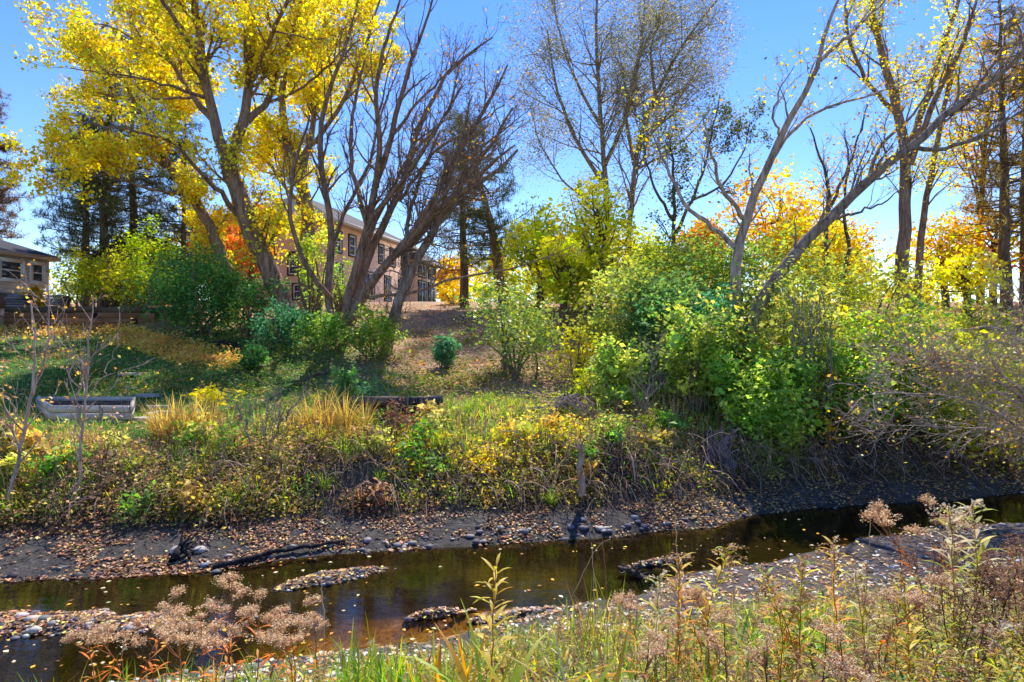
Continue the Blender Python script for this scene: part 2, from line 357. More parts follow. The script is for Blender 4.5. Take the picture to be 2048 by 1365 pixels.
# ------------------------------------------------------------------ buildings and walls
def frame(p, d):  # local axes on a facade: p origin (x,y), d horizontal unit direction
    d = np.array([d[0], d[1], 0.0]); d /= np.linalg.norm(d); n = np.array([d[1], -d[0], 0.0]); return np.array([p[0], p[1], 0.0]), d, n
WHITE, TRIM, STUC = lin(225, 225, 222), lin(40, 52, 50), lin(232, 196, 174)
def window(par, o, d, n, u, z0, z1, wd, cols=1, rows=2, arch=False, trim=TRIM, white=WHITE, dep=.1, off=0.0):
    """a window standing in a facade: casing with its frame, sashes and panes as sub-parts"""
    c = o + d * u; c = np.array([c[0], c[1], 0.0]); base = np.array(par.location)
    at = lambda uu, nn, z: c + d * uu + n * (nn + off) + Z3 * z
    zc = (z0 + z1) / 2; h = z1 - z0; k = Geo(); tw = .075
    for uu, zz, sx, sz in ((0, z1 + tw / 2, wd + 2 * tw, tw), (0, z0 - tw / 2, wd + 2 * tw, tw), (-wd / 2 - tw / 2, zc, tw, h), (wd / 2 + tw / 2, zc, tw, h)):
        box(k, at(uu, .04, zz), sx, dep, sz, trim, d, n)
    if arch:
        a = np.linspace(0, np.pi, 9)
        for i in range(8):
            aa = (a[i] + a[i + 1]) / 2; q = at(math.cos(aa) * (wd / 2 + .05), .041, z1 + tw + math.sin(aa) * wd * .4)
            box(k, q, .2, dep, .1, trim, d, n)
    wn = k.build('window', M_PAINT, par, base)
    f = Geo(); fw = .085
    for uu, zz, sx, sz in ((0, z1 - fw / 2, wd, fw), (0, z0 + fw / 2, wd, fw), (-wd / 2 + fw / 2, zc, fw, h - 2 * fw), (wd / 2 - fw / 2, zc, fw, h - 2 * fw)):
        box(f, at(uu, .03, zz), sx, .06, sz, white, d, n)
    for i in range(1, cols): box(f, at(-wd / 2 + wd * i / cols, .032, zc), .07, .055, h - 2 * fw, white, d, n)
    for j in range(1, rows): box(f, at(0, .028, z0 + h * j / rows), wd - 2 * fw, .05, .06, white, d, n)
    f.build('window_frame', M_PAINT, wn, base)
    for i in range(cols):
        for j in range(rows):
            p = Geo(); cw, ch = (wd - .06) / cols, (h - .06) / rows
            box(p, at(-wd / 2 + .03 + cw * (i + .5), .012, z0 + .03 + ch * (j + .5)), cw, .02, ch, np.array([.05, .06, .08]), d, n)
            p.build('pane', M_GLASS, wn, base)
def hip_roof(par, cs, z, rise, over, name='roof', colr=lin(92, 88, 86), ridge=.5):
    """hip roof on the four corners cs (counter-clockwise), with soffit and fascia"""
    cs = np.array(cs, float); c = cs.mean(0); base = np.array(par.location)
    e = [c + (q - c) * (1 + over / np.linalg.norm(q - c) * 1.4) for q in cs]
    a, b = (e[0] + e[3]) / 2, (e[1] + e[2]) / 2
    if np.linalg.norm(e[1] - e[0]) > np.linalg.norm(e[2] - e[1]): r0, r1 = a + (c - a) * ridge, b + (c - b) * ridge
    else:
        a, b = (e[0] + e[1]) / 2, (e[2] + e[3]) / 2; r0, r1 = a + (c - a) * ridge, b + (c - b) * ridge
    E = [np.array([q[0], q[1], z + .22]) for q in e]; Rr = [np.array([*r0, z + rise]), np.array([*r1, z + rise])]
    g = Geo()
    if np.linalg.norm(cs[1] - cs[0]) > np.linalg.norm(cs[2] - cs[1]):
        g.add(E + Rr, [[0, 1, 5, 4], [2, 3, 4, 5]], colr); g.add([E[1], E[2], Rr[1], E[3], E[0], Rr[0]], [[0, 1, 2], [3, 4, 5]], colr)
    else:
        g.add(E + Rr, [[1, 2, 5, 4], [3, 0, 4, 5]], colr); g.add([E[0], E[1], Rr[0], E[2], E[3], Rr[1]], [[0, 1, 2], [3, 4, 5]], colr)
    rf = g.build(name, M_SHINGLE, par, base)
    k = Geo()
    for i in range(4):
        p, q = E[i], E[(i + 1) % 4]; dd = q - p; L = np.linalg.norm(dd); dd /= L
        box(k, (p + q) / 2 - Z3 * .1, L + .02, .06, .2, lin(205, 198, 186), dd, np.cross(Z3, dd))
    k.build('fascia', M_PAINT, rf, base)
    k = Geo(); k.add([q - Z3 * .2 for q in E], [[3, 2, 1, 0]], lin(170, 160, 148)); k.build('soffit', M_PAINT, rf, base)

# the two-storey stucco house on the hill
d1 = np.array([.26, .966]); d2 = np.array([-.966, .26]); c0 = np.array([PX(655, 38), 38.0]); ZB, ZE = 4.9, 10.0
cA, cB, cC, cD = c0, c0 + d1 * 12, c0 + d1 * 12 + d2 * 8.5, c0 + d2 * 8.5
hs_ = thing('stucco_house', 'two-storey tan stucco house with grey hip roof behind the bare trees on the hill', 'house', (*c0, ZB))
base = np.array(hs_.location)
g = Geo()
V = [np.array([*q, z]) for z in (ZB - .6, ZE + .25) for q in (cA, cB, cC, cD)]
g.add(V, [[0, 1, 5, 4], [1, 2, 6, 5], [2, 3, 7, 6], [3, 0, 4, 7]], STUC); g.build('wall', M_STUCCO, hs_, base)
g = Geo(); box(g, np.array([*(cA + cB) / 2, ZB + .28]) + np.array([d1[1], -d1[0], 0]) * .03, 12.05, .1, .9, lin(150, 112, 92), (*d1, 0), (d1[1], -d1[0], 0)); g.build('foundation', M_STUCCO, hs_, base)
hip_roof(hs_, [cA, cB, cC, cD], ZE, 2.7, .75, ridge=.62)
o, d, n = frame(c0, d1)
for u, wd in ((1.1, .85), (2.9, .8), (4.6, .85), (7.0, .7), (8.8, .8), (10.8, .9)): window(hs_, o, d, n, u, 8.35, 9.65, wd)
window(hs_, o, d, n, .95, 6.35, 7.6, 1.3, 2, 1); window(hs_, o, d, n, 5.3, 5.75, 7.5, 1.2, 2, 1); window(hs_, o, d, n, 8.0, 5.75, 7.5, .9, 2, 1); window(hs_, o, d, n, 10.4, 6.0, 7.4, 1.0, 2, 1)
o2, dd2, n2_ = frame(c0 + d2 * 8.5, -d2)
window(hs_, o2, dd2, n2_, 8.5 - 2.3, 6.9, 7.9, .75, 1, 2, True); window(hs_, o2, dd2, n2_, 8.5 - 2.0, 5.4, 6.3, .7, 1, 2); window(hs_, o2, dd2, n2_, 8.5 - 5.6, 8.4, 9.6, .8, 1, 2); window(hs_, o2, dd2, n2_, 2.9, 5.7, 6.9, .9, 1, 2)
# glazed wing at the far end
w0 = c0 + d1 * 12 + np.array([d1[1], -d1[0]]) * .5; wA, wB = w0, w0 + d1 * 4.3; wC, wD = wB + d2 * 6, wA + d2 * 6
g = Geo(); V = [np.array([*q, z]) for z in (ZB - .6, 9.3) for q in (wA, wB, wC, wD)]
g.add(V, [[0, 1, 5, 4], [1, 2, 6, 5], [2, 3, 7, 6], [3, 0, 4, 7]], lin(222, 184, 156)); g.build('wing', M_STUCCO, hs_, base)
hip_roof(hs_, [wA, wB, wC, wD], 9.05, 1.6, .5, 'wing_roof')
o, d, n = frame(w0, d1)
window(hs_, o, d, n, 1.2, 5.5, 7.6, 1.5, 2, 1); window(hs_, o, d, n, 3.2, 5.5, 7.6, 1.5, 2, 1); window(hs_, o, d, n, 1.2, 8.0, 9.0, 1.4, 2, 1); window(hs_, o, d, n, 3.2, 8.0, 9.0, 1.4, 2, 1)

# the single-storey house with a porch of windows
SID = lin(224, 226, 230)
e0 = np.array([PX(96, 30), 30.0]); lA = e0 - d1 * 9; lB = e0; lC = e0 + d2 * 7; lD = lA + d2 * 7
lh = thing('sided_bungalow', 'grey-sided single-storey house with dark hip roof behind the lawn slope', 'house', (*e0, 4.5)); base = np.array(lh.location)
g = Geo(); V = [np.array([*q, z]) for z in (3.4, 6.8) for q in (lA, lB, lC, lD)]
g.add(V, [[0, 1, 5, 4], [1, 2, 6, 5], [2, 3, 7, 6], [3, 0, 4, 7]], SID); wl_ = g.build('wall', M_PAINT, lh, base)
nn_ = np.array([d1[1], -d1[0], 0])
zc = 4.9
while zc < 6.6:   # siding courses
    k = Geo(); q = np.array([*(lA + lB) / 2, zc]) + nn_ * .012
    box(k, q, 9.0, .03, .162, SID * RNG.uniform(.92, 1.06), (*d1, 0), nn_); k.build('siding_board', M_PAINT, lh, base); zc += .17
hip_roof(lh, [lA, lB, lC, lD], 6.62, 1.7, .35, colr=lin(66, 68, 76), ridge=.6)
o, d, n = frame(lA, d1)
for u, wd in ((8.45, .6), (7.25, 1.0), (5.6, 1.0)): window(lh, o, d, n, u, 5.55, 6.45, wd, 1, 2, False, lin(228, 226, 222), off=.035)
g = Geo(); box(g, np.array([*(lA + lB) / 2, 4.6]) + nn_ * .05, 9.06, .12, .7, lin(120, 112, 108), (*d1, 0), nn_); g.build('foundation', M_STONE, lh, base)
g = Geo()
for k in range(2): box(g, np.array([*e0, 5.6]) + nn_ * .03 - np.array([*d1, 0]) * (.06 if k else 1.25), .12, .08, 2.3, lin(230, 228, 224), (*d1, 0), nn_)
g.build('corner_post', M_PAINT, lh, base)

# a small shed almost hidden by the hedge
sx, sy = PX(300, 28), 28.0; zs = hz(sx, sy)
sh = thing('garden_shed', 'small dark-roofed shed showing above the yellow-green hedge', 'shed', (sx, sy, zs)); base = np.array(sh.location)
g = Geo(); box(g, (sx, sy, zs + 1.2), 2.9, 2.2, 2.6, lin(88, 74, 62)); g.build('wall', M_TIMBER, sh, base)
g = Geo()
for s in (-1, 1):
    ang = .5; ax = np.array([math.cos(ang), 0, -s * math.sin(ang)]); box(g, np.array([sx + s * .85, sy, zs + 2.75]), 2.15, 2.7, .09, lin(70, 62, 58), ax, (0, 1, 0), np.cross(ax, (0, 1, 0)))
g.build('roof', M_SHINGLE, sh, base)

# brown timber retaining wall at the top of the lawn
tw = thing('timber_retaining_wall', 'brown timber retaining wall between lawn slope and hedge', 'retaining wall', (PX(225, 23.5), 23.5, 3.2)); base = np.array(tw.location); r = rng(5)
a0 = np.array([-18.6, 23.42 - .12 * 3.4, 0]); a1 = np.array([-12.6, 23.42 + .12 * 2.4, 0]); dv = nrm(a1 - a0); nv = np.array([dv[1], -dv[0], 0]); Lw = np.linalg.norm(a1 - a0)
for row in range(5):
    z = 3.12 + row * .21; u = -r.uniform(0, 1.2)
    while u < Lw:
        L = 2.4 if row % 2 else 2.1; s0, s1 = max(u, 0), min(u + L, Lw)
        if s1 - s0 > .2:
            g = Geo(); box(g, a0 + dv * (s0 + s1) / 2 + Z3 * z + nv * r.normal(0, .008), s1 - s0 - .015, .2, .2, lin(150, 108, 78) * r.uniform(.75, 1.15) if row < 4 else lin(96, 80, 64), dv, nv, jit=.006, r=r); g.build('timber', M_TIMBER, tw, base)
        u += L
for u, z in ((1.6, 3.75), (3.1, 3.76), (4.5, 3.54), (5.3, 3.75)):
    g = Geo(); box(g, a0 + dv * u + nv * .1 + Z3 * z, .17, .1, .17, lin(44, 36, 32), dv, nv); g.build('tie_end', M_TIMBER, tw, base)

# weathered raised garden bed on the terrace
bx0, bx1, by0, by1 = PX(103, 11.8), PX(258, 11.8), 11.8, 13.6; cx0, cx1 = PX(75, by1), PX(268, by1); zb = hz((bx0 + bx1) / 2, by0) + .1
rb = thing('raised_garden_bed', 'weathered grey plank raised garden bed on the terrace', 'raised bed', ((bx0 + bx1) / 2, by0, zb)); base = np.array(rb.location); r = rng(6)
GREY = lin(222, 206, 190)
def plank(p, q, z, h=.135, t=.05):
    p, q = np.array([*p, z]), np.array([*q, z]); dv = nrm(q - p); nv = np.cross(Z3, dv)
    g = Geo(); box(g, (p + q) / 2, np.linalg.norm(q - p) - .01, t, h - .012, GREY * r.uniform(.8, 1.1), dv, nv, jit=.004, r=r); g.build('plank', M_TIMBER, rb, base)
for k in range(2):
    z = zb + .04 + k * .14
    plank((bx0, by0), (bx1, by0), z); plank((bx1 + .03, by0 + .03), (cx1, by1), z); plank((bx0 - .03, by0 + .03), (cx0, by1), z)
plank((bx0 + .05, by0 + .004), (bx1 - .1, by0 + .004), zb - .1)
for k in range(2): plank((cx0, by1 + .06), (cx1, by1 + .06), zb + .04 + k * .14)
g = Geo(); g.add([(bx0, by0 + .03, zb + .13), (bx1, by0 + .03, zb + .13), (cx1 - .03, by1, zb + .16), (cx0 + .03, by1, zb + .16)], [[0, 1, 2, 3]], np.array([.06, .045, .03])); g.build('soil_fill', M_SOIL, rb, base)
g = Geo(); box(g, (bx0 + .55, by0 - .045, zb + .1), .05, .04, .3, GREY * .6); g.build('stake', M_TIMBER, rb, base)
g = Geo(); box(g, (bx1 - .5, by0 - .045, zb + .1), .05, .04, .3, GREY * .5); g.build('stake', M_TIMBER, rb, base)

# dark timbers of the low terrace wall
dw = thing('dark_timber_terrace_wall', 'dark weathered timber terrace wall sunk in weeds above the bank', 'retaining wall', (PX(750, 12.2), 12.2, 1.1)); base = np.array(dw.location); r = rng(8)
for (x0, x1, d_, z, cc) in ((636, 770, 12.3, 1.36, (74, 66, 62)), (700, 795, 12.1, 1.5, (104, 92, 82)), (655, 790, 12.15, 1.22, (52, 50, 56)), (785, 838, 12.0, 1.5, (62, 62, 72)), (838, 884, 12.0, 1.52, (70, 74, 82)), (790, 870, 11.9, 1.3, (44, 42, 46)), (690, 780, 11.85, 1.06, (70, 62, 62))):
    d_ -= .2; z = hz(PX((x0 + x1) / 2, d_), d_) + (z - 1.06) * .75 + .02; p, q = np.array([PX(x0, d_), d_, z]), np.array([PX(x1, d_), d_ + .1, z + r.normal(0, .015)]); dv = nrm(q - p)
    g = Geo(); box(g, (p + q) / 2, np.linalg.norm(q - p), .17, .15, lin(*cc), dv, nrm(np.cross(Z3, dv)), jit=.008, r=r); g.build('timber', M_TIMBER, dw, base)

# stepping slabs beside the bed
r = rng(9)
for i, (px, d_, wd) in enumerate(((285, 12.0, .5), (300, 12.7, .4), (312, 13.6, .45), (292, 14.6, .5), (275, 15.6, .5), (325, 12.9, .4), (262, 17.0, .55))):
    x = PX(px, d_); z = hz(x, d_); g = Geo(); nv = 9; a = np.sort(r.uniform(0, 2 * np.pi, nv)); rad = wd * .5 * r.uniform(.75, 1.1, nv)
    ring = np.c_[np.cos(a) * rad * 1.3, np.sin(a) * rad * .7, np.zeros(nv)]
    V = np.r_[ring, ring * .96 + Z3 * .07, [[0, 0, .075]]]
    g.add(V, [[k, (k + 1) % nv, nv + (k + 1) % nv, nv + k] for k in range(nv)], lin(170, 160, 158)); g2 = Geo(); 
    g.add(V, [[nv + k, nv + (k + 1) % nv, 2 * nv] for k in range(nv)], lin(178, 170, 166))
    o_ = g.build('stepping_slab', M_STONE); o_.location = (x, d_, z + .02)
    tag(o_, 'flat grey stepping slab in the grass beside the raised garden bed', 'stone slab', 'stepping slabs beside the raised bed')
# stacked flagstone pillar and stone border by the bungalow
for i, (px, d_) in enumerate(((38, 25.5), (118, 26.0))):
    x = PX(px, d_); z = hz(x, d_); st = thing('flagstone_pillar', ['stack of grey flagstones below the bungalow window', 'low stack of grey flagstones beside the hedge'][i], 'stone pillar', (x, d_, z)); base = np.array(st.location)
    for k in range(10 - 3 * i):
        g = Geo(); box(g, (x + r.normal(0, .03), d_ + r.normal(0, .03), z + .06 + k * .105), r.uniform(.5, .72), r.uniform(.5, .7), .085, lin(130, 124, 126) * r.uniform(.6, 1.25), jit=.015, r=r); g.build('flagstone', M_STONE, st, base)

# ------------------------------------------------------------------ trees
BARKS = dict(brown=lin(150, 122, 104), grey=lin(150, 132, 118), dark=lin(116, 98, 84), pale=lin(184, 162, 148), red=lin(166, 128, 104))
YEL = [(240, 212, 54), (242, 200, 44), (232, 220, 84), (224, 184, 50), (206, 208, 70)]
def add_limbs(g, L, colr, sides=9):
    for p, rr in L: tubes(g, p[None], rr[None], sides, colr)
def traced_tree(name, label, limbs, bark, lv, leaf=None, seed=1, cat='tree', group=None, leafmat=None, foot=True):
    """limbs: ([(px,py,depth)...], r0, r1) main limbs; lv: growth levels; leaf: dict"""
    r = rng(seed); L = []
    for pts, r0, r1 in limbs:
        w = np.array([P(*q) for q in pts]); L.append(poly(w, [r0, .66 * r0 + .34 * r1, .38 * r0 + .62 * r1, r1], 16, r, .02 * (1 + r0)))
    p0 = L[0][0][0]; zb = hz(p0[0], p0[1]); root = np.array([p0[0], p0[1], zb])
    if foot and p0[2] > zb - .2:   # carry the trunk down to the ground with a flared foot
        q, rr = L[0]; k = np.array([[p0[0], p0[1], zb - .25]]); q = np.vstack([k, q]); rr = np.r_[rr[0] * 1.35, rr]; rr[1] *= 1.12
        L[0] = (q, rr)
    t = thing(name, label, cat, root, group)
    g = Geo(); add_limbs(g, L, bark)
    par = np.stack([poly(q, rr, 16)[0] for q, rr in L]); pr = np.stack([np.interp(np.linspace(0, 1, 16), np.linspace(0, 1, len(rr)), rr) for q, rr in L])
    allp = [(par, pr)]; cur = (par, pr)
    for k, a in enumerate(lv):
        a = dict(a); B = a.pop('B'); src = a.pop('src', None)
        if src == 'all': 
            pass
        cp, cr = grow(cur[0], cur[1], B, r, **a)
        tubes(g, cp, cr, 6 if k == 0 else (4 if k == 1 else 3), bark * (.95 if k else 1)); allp.append((cp, cr)); cur = (cp, cr)
    g.build('trunk', M_BARK, t, root, smooth=True)
    if leaf:
        lf = Geo(); src = allp[-1][0] if leaf.get('lvl') is None else np.concatenate([allp[i][0][:, -3:].reshape(-1, 1, 3) for i in leaf['lvl']], 0)
        pts = src[:, 1:].reshape(-1, 3) if src.shape[1] > 1 else src.reshape(-1, 3); N = leaf['N']
        if leaf.get('clusters'): pts = pts[r.choice(len(pts), leaf['clusters'])]
        i = r.integers(0, len(pts), N); cl = np.exp(r.normal(0, .22, len(pts)))[i]
        c = pts[i] + r.normal(0, leaf.get('spread', .15), (N, 3)); c[:, 2] -= leaf.get('sag', .05)
        leaves(lf, c, leaf['size'] * r.uniform(.6, 1.3, N), r, pal(leaf['pal'], N, r, leaf.get('w'), .15, cl), leaf.get('asp', .7), leaf.get('droop', .4))
        lf.build('crown', leafmat or M_LEAF, t, root)
    return t

D = 22.5
traced_tree('yellow_maple', 'big forked maple with golden yellow leaves leaning over the dark green shrubs', [
    ([(580, 650, D), (560, 590, D), (520, 500, D - .3), (482, 405, D - .6), (456, 328, D - .8)], .37, .27),
    ([(456, 330, D - .8), (425, 235, D - 1.2), (406, 140, D - 1.6), (396, 60, D - 1.5), (380, -60, D - 1.2)], .2, .07),
    ([(460, 330, D - .8), (480, 265, D - .4), (500, 170, D), (495, 90, D + .4), (488, 0, D + .5), (480, -70, D + .8)], .2, .07),
    ([(425, 238, D - 1.2), (385, 195, D - .4), (345, 125, D + .6), (320, 60, D + 1.4), (300, 0, D + 2)], .12, .04),
    ([(405, 140, D - 1.6), (370, 70, D - 2.4), (330, 10, D - 3), (300, -40, D - 3.4)], .1, .04),
    ([(483, 255, D - .4), (535, 205, D + .6), (560, 140, D + 1.2), (590, 50, D + 1.8), (610, -40, D + 2.2)], .13, .05),
    ([(500, 170, D), (535, 85, D - 1), (575, 0, D - 2), (600, -60, D - 2.6)], .1, .04),
    ([(476, 430, D - .5), (440, 383, D - 1.4), (398, 345, D - 2.4), (350, 285, D - 3.2), (300, 270, D - 3.8)], .1, .03),
    ([(408, 195, D - 1.4), (340, 172, D - 2.6), (270, 152, D - 3.2), (200, 146, D - 3.6), (140, 136, D - 3.8)], .06, .012),
    ([(345, 125, D + .6), (270, 80, D + .4), (220, 50, D), (180, 50, D - .2), (140, 20, D - .5)], .05, .012),
    ([(300, 270, D - 3.8), (230, 255, D - 4.2), (170, 245, D - 4.5), (120, 240, D - 4.7)], .04, .01),
    ([(385, 195, D - .4), (300, 200, D + 1.2), (220, 190, D + 2), (130, 180, D + 2.4)], .06, .015),
    ([(535, 205, D + .6), (600, 180, D + 1), (660, 130, D + 1), (720, 60, D + 1)], .06, .015)], BARKS['brown'],
    [dict(B=120, length=2.2, n=7, ang=(30, 70), up=.15, rf=.5, rmax=.06, tmin=.3), dict(B=800, length=1.0, n=5, up=.05, rf=.55, rmin=.006), dict(B=4200, length=.5, n=4, up=0, rf=.5, rmin=.004)],
    dict(N=26000, size=.125, spread=.17, pal=YEL + [(176, 150, 50), (170, 190, 60)], w=[4, 2.5, 3, 1.2, 2, .8, 1], asp=.85, droop=.7), 11)
D = 25.5
traced_tree('leaning_yellow_maple', 'slimmer yellow-leaved maple leaning over the hedge behind the forked maple', [
    ([(462, 570, D), (432, 480, D), (388, 392, D), (345, 345, D - .3), (318, 300, D - .6)], .26, .15),
    ([(345, 345, D - .3), (290, 300, D + .5), (220, 260, D + 1), (170, 275, D + 1.2), (130, 285, D + 1)], .11, .02),
    ([(318, 300, D - .6), (280, 220, D - 1), (240, 150, D - 1), (200, 90, D - 1)], .1, .03),
    ([(330, 320, D - .4), (350, 220, D + 1), (360, 120, D + 2), (340, 30, D + 2)], .1, .03),
    ([(388, 392, D), (300, 380, D - 1.5), (210, 350, D - 2), (150, 340, D - 2.3), (110, 350, D - 2.4)], .07, .015)], BARKS['brown'],
    [dict(B=60, length=2.0, n=6, ang=(30, 70), up=.1, rf=.5, rmax=.05), dict(B=420, length=1.0, n=5, up=.02, rf=.5, rmin=.006), dict(B=1800, length=.5, n=4, up=-.05, rmin=.004)],
    dict(N=19000, size=.14, spread=.14, pal=YEL + [(170, 175, 50)], w=[4, 3, 2, 2.5, 1.5, 1.5], asp=.85, droop=.7), 12)
D = 27
traced_tree('ivy_clad_tree', 'yellow-leaved tree with thick rough trunk standing between forked maple and stucco house', [
    ([(618, 610, D), (612, 520, D), (618, 430, D), (600, 360, D), (575, 290, D)], .36, .22),
    ([(575, 290, D), (560, 200, D), (575, 100, D), (585, 0, D), (590, -60, D)], .18, .06),
    ([(600, 360, D), (625, 260, D + .6), (640, 160, D + 1), (650, 40, D + 1.4), (660, -40, D + 1.5)], .15, .05),
    ([(590, 330, D), (650, 260, D - 1), (700, 180, D - 1.6), (730, 90, D - 2), (760, 0, D - 2)], .12, .04),
    ([(610, 420, D), (550, 350, D + 1), (520, 260, D + 1.6), (500, 150, D + 2)], .1, .03)], BARKS['grey'],
    [dict(B=70, length=2.3, n=6, ang=(30, 70), up=.15, rf=.5, rmax=.05), dict(B=500, length=1.0, n=5, up=.05, rf=.5, rmin=.006), dict(B=2200, length=.5, n=4, up=0, rmin=.004)],
    dict(N=22000, size=.14, spread=.15, pal=YEL + [(190, 205, 60)], w=[4, 3, 2, 1, 2, 2], asp=.85, droop=.7), 13)
D = 21
bare = [dict(B=210, length=2.2, n=8, ang=(15, 45), up=.25, curl=.08, rf=.5, rmax=.05, tmin=.25, wig=.16), dict(B=1100, length=1.0, n=5, ang=(25, 65), up=.08, wig=.26, rf=.55, rmin=.008), dict(B=4200, length=.42, n=4, ang=(25, 65), up=.05, wig=.2, rf=.5, rmin=.004)]
SPARSE = [(230, 170, 40), (205, 140, 40), (190, 165, 60), (150, 110, 60)]
traced_tree('bare_multistem_tree', 'nearly leafless multi-stemmed tree with limbs sweeping up in front of the stucco house', [
    ([(690, 690, D), (692, 640, D), (704, 570, D), (735, 450, D), (752, 375, D - .3), (785, 270, D - .6), (808, 160, D - .9), (850, 50, D - 1.2), (870, -20, D - 1.4)], .18, .026),
    ([(668, 680, D + .3), (655, 600, D + .4), (655, 540, D + .6), (668, 470, D + .8), (655, 390, D + 1), (636, 300, D + 1.2), (648, 200, D + 1.4), (690, 100, D + 1.6), (720, -20, D + 2)], .16, .03),
    ([(700, 650, D - .2), (730, 580, D - .5), (790, 510, D - .8), (850, 430, D - 1.2), (905, 330, D - 1.6), (960, 235, D - 2), (1015, 130, D - 2.4)], .17, .025),
    ([(705, 620, D), (740, 500, D + .6), (800, 390, D + 1.2), (835, 260, D + 1.6), (900, 130, D + 2), (985, 75, D + 2.2)], .17, .025),
    ([(790, 510, D - .8), (870, 440, D - .4), (940, 340, D), (1000, 265, D + .3), (1025, 215, D + .4)], .14, .03),
    ([(665, 600, D + .3), (625, 560, D - .4), (590, 480, D - .8), (575, 420, D - 1), (590, 330, D - 1), (620, 230, D - 1.2)], .1, .03),
    ([(752, 375, D - .3), (760, 280, D - 1), (750, 180, D - 1.6), (770, 80, D - 2), (800, 0, D - 2.4)], .11, .03),
    ([(850, 430, D - 1.2), (920, 390, D - 2), (980, 330, D - 2.6), (1030, 290, D - 3)], .1, .02),
    ([(735, 450, D), (700, 330, D + .6), (705, 220, D + 1), (730, 120, D + 1.2)], .1, .03),
    ([(760, 545, D - .6), (820, 480, D - 1.6), (880, 400, D - 2.4), (950, 310, D - 3), (1020, 240, D - 3.4)], .09, .018),
    ([(735, 450, D), (790, 380, D - .9), (850, 300, D - 1.7), (900, 210, D - 2.3), (920, 130, D - 2.6)], .09, .018),
    ([(720, 520, D), (770, 400, D + 1.3), (820, 310, D + 2.2), (880, 250, D + 2.8), (930, 160, D + 3)], .09, .018),
    ([(785, 270, D - .6), (840, 200, D - .2), (890, 150, D), (940, 90, D + .2)], .06, .014),
    ([(655, 540, D + .6), (690, 420, D + 1.6), (740, 330, D + 2.2), (760, 230, D + 2.6), (800, 130, D + 2.8)], .09, .018),
    ([(704, 600, D), (770, 590, D - .8), (830, 585, D - 1.2), (900, 560, D - 1.6), (980, 545, D - 2), (1080, 520, D - 2.4), (1150, 490, D - 2.8)], .06, .012)], BARKS['brown'],
    bare, dict(N=900, size=.1, spread=.08, pal=SPARSE), 14)
D = 20
traced_tree('twisted_vine_clad_tree', 'twisted leaning trunk wrapped in dead vines below the stucco house', [
    ([(772, 700, D), (790, 640, D), (800, 590, D), (832, 520, D), (870, 455, D), (935, 375, D + .3), (1000, 340, D + .6), (1035, 300, D + .8)], .2, .04),
    ([(800, 590, D), (812, 500, D + .6), (818, 420, D + .8), (850, 330, D + 1), (880, 260, D + 1)], .1, .025),
    ([(870, 455, D), (900, 350, D - .8), (925, 270, D - 1.2), (945, 190, D - 1.4)], .1, .02),
    ([(800, 400, D + .8), (870, 300, D + .2), (940, 260, D), (1010, 210, D - .2)], .06, .015)], BARKS['grey'],
    [dict(B=170, length=1.5, n=8, ang=(20, 75), up=.0, curl=-.03, rf=.4, rmax=.03, tmin=.1, wig=.3), dict(B=1300, length=.8, n=5, ang=(25, 75), up=-.05, wig=.35, rf=.6, rmin=.008), dict(B=2600, length=.4, n=4, ang=(25, 65), up=0, wig=.25, rf=.5, rmin=.004)],
    dict(N=500, size=.08, spread=.08, pal=SPARSE), 15)
D = 15
lean = [dict(B=46, length=1.7, n=7, ang=(20, 50), up=.3, curl=.06, rf=.4, rmax=.03, tmin=.3, wig=.16), dict(B=240, length=.75, n=5, ang=(25, 60), up=.15, wig=.2, rf=.5, rmin=.004), dict(B=800, length=.33, n=4, ang=(25, 65), up=.1, wig=.2, rf=.5, rmin=.003)]
traced_tree('pale_barked_leaning_tree', 'pale flaking trunk leaning out of the green thicket with bare upswept limbs', [
    ([(1468, 730, D), (1468, 590, D), (1478, 480, D), (1500, 415, D), (1530, 345, D - .2), (1565, 262, D - .4), (1602, 200, D - .6), (1640, 120, D - .8), (1652, 40, D - 1), (1690, -30, D - 1.2)], .16, .022),
    ([(1545, 318, D - .3), (1590, 250, D + .3), (1655, 210, D + .8), (1730, 195, D + 1), (1800, 172, D + 1.2), (1850, 160, D + 1.3)], .05, .012),
    ([(1472, 495, D), (1425, 455, D + .4), (1376, 418, D + .8), (1345, 365, D + 1), (1320, 300, D + 1.2), (1300, 260, D + 1.2)], .07, .018),
    ([(1490, 440, D), (1440, 370, D - .5), (1420, 300, D - .8), (1405, 230, D - 1)], .06, .015),
    ([(1640, 120, D - .8), (1690, 80, D - .6), (1740, 30, D - .4), (1780, -10, D - .3)], .05, .015),
    ([(1560, 272, D - .4), (1545, 235, D - .8), (1560, 180, D - 1), (1588, 132, D - 1.1)], .03, .008)], BARKS['pale'],
    lean, dict(N=1300, size=.085, spread=.1, pal=[(215, 190, 50), (190, 180, 60), (150, 120, 60)]), 16)
D = 14
traced_tree('slanting_grey_tree', 'long grey trunk slanting steeply away over the thicket', [
    ([(1480, 740, D), (1500, 650, D), (1540, 565, D), (1585, 512, D), (1660, 440, D), (1740, 352, D), (1810, 292, D), (1900, 228, D), (1990, 158, D), (2070, 75, D)], .16, .045),
    ([(1812, 295, D), (1880, 300, D - .4), (1950, 280, D - .8), (2020, 235, D - 1), (2090, 190, D - 1.2)], .055, .015),
    ([(1900, 228, D), (1960, 170, D + .6), (2010, 90, D + 1), (2030, 20, D + 1.2)], .06, .015),
    ([(1740, 352, D), (1760, 290, D + .6), (1840, 215, D + 1), (1880, 120, D + 1.2)], .05, .012),
    ([(1660, 440, D), (1700, 430, D - .4), (1760, 410, D - .6), (1800, 380, D - .8)], .04, .01)], BARKS['grey'],
    lean, dict(N=900, size=.085, spread=.1, pal=[(215, 190, 50), (190, 150, 50), (150, 120, 60)]), 17)
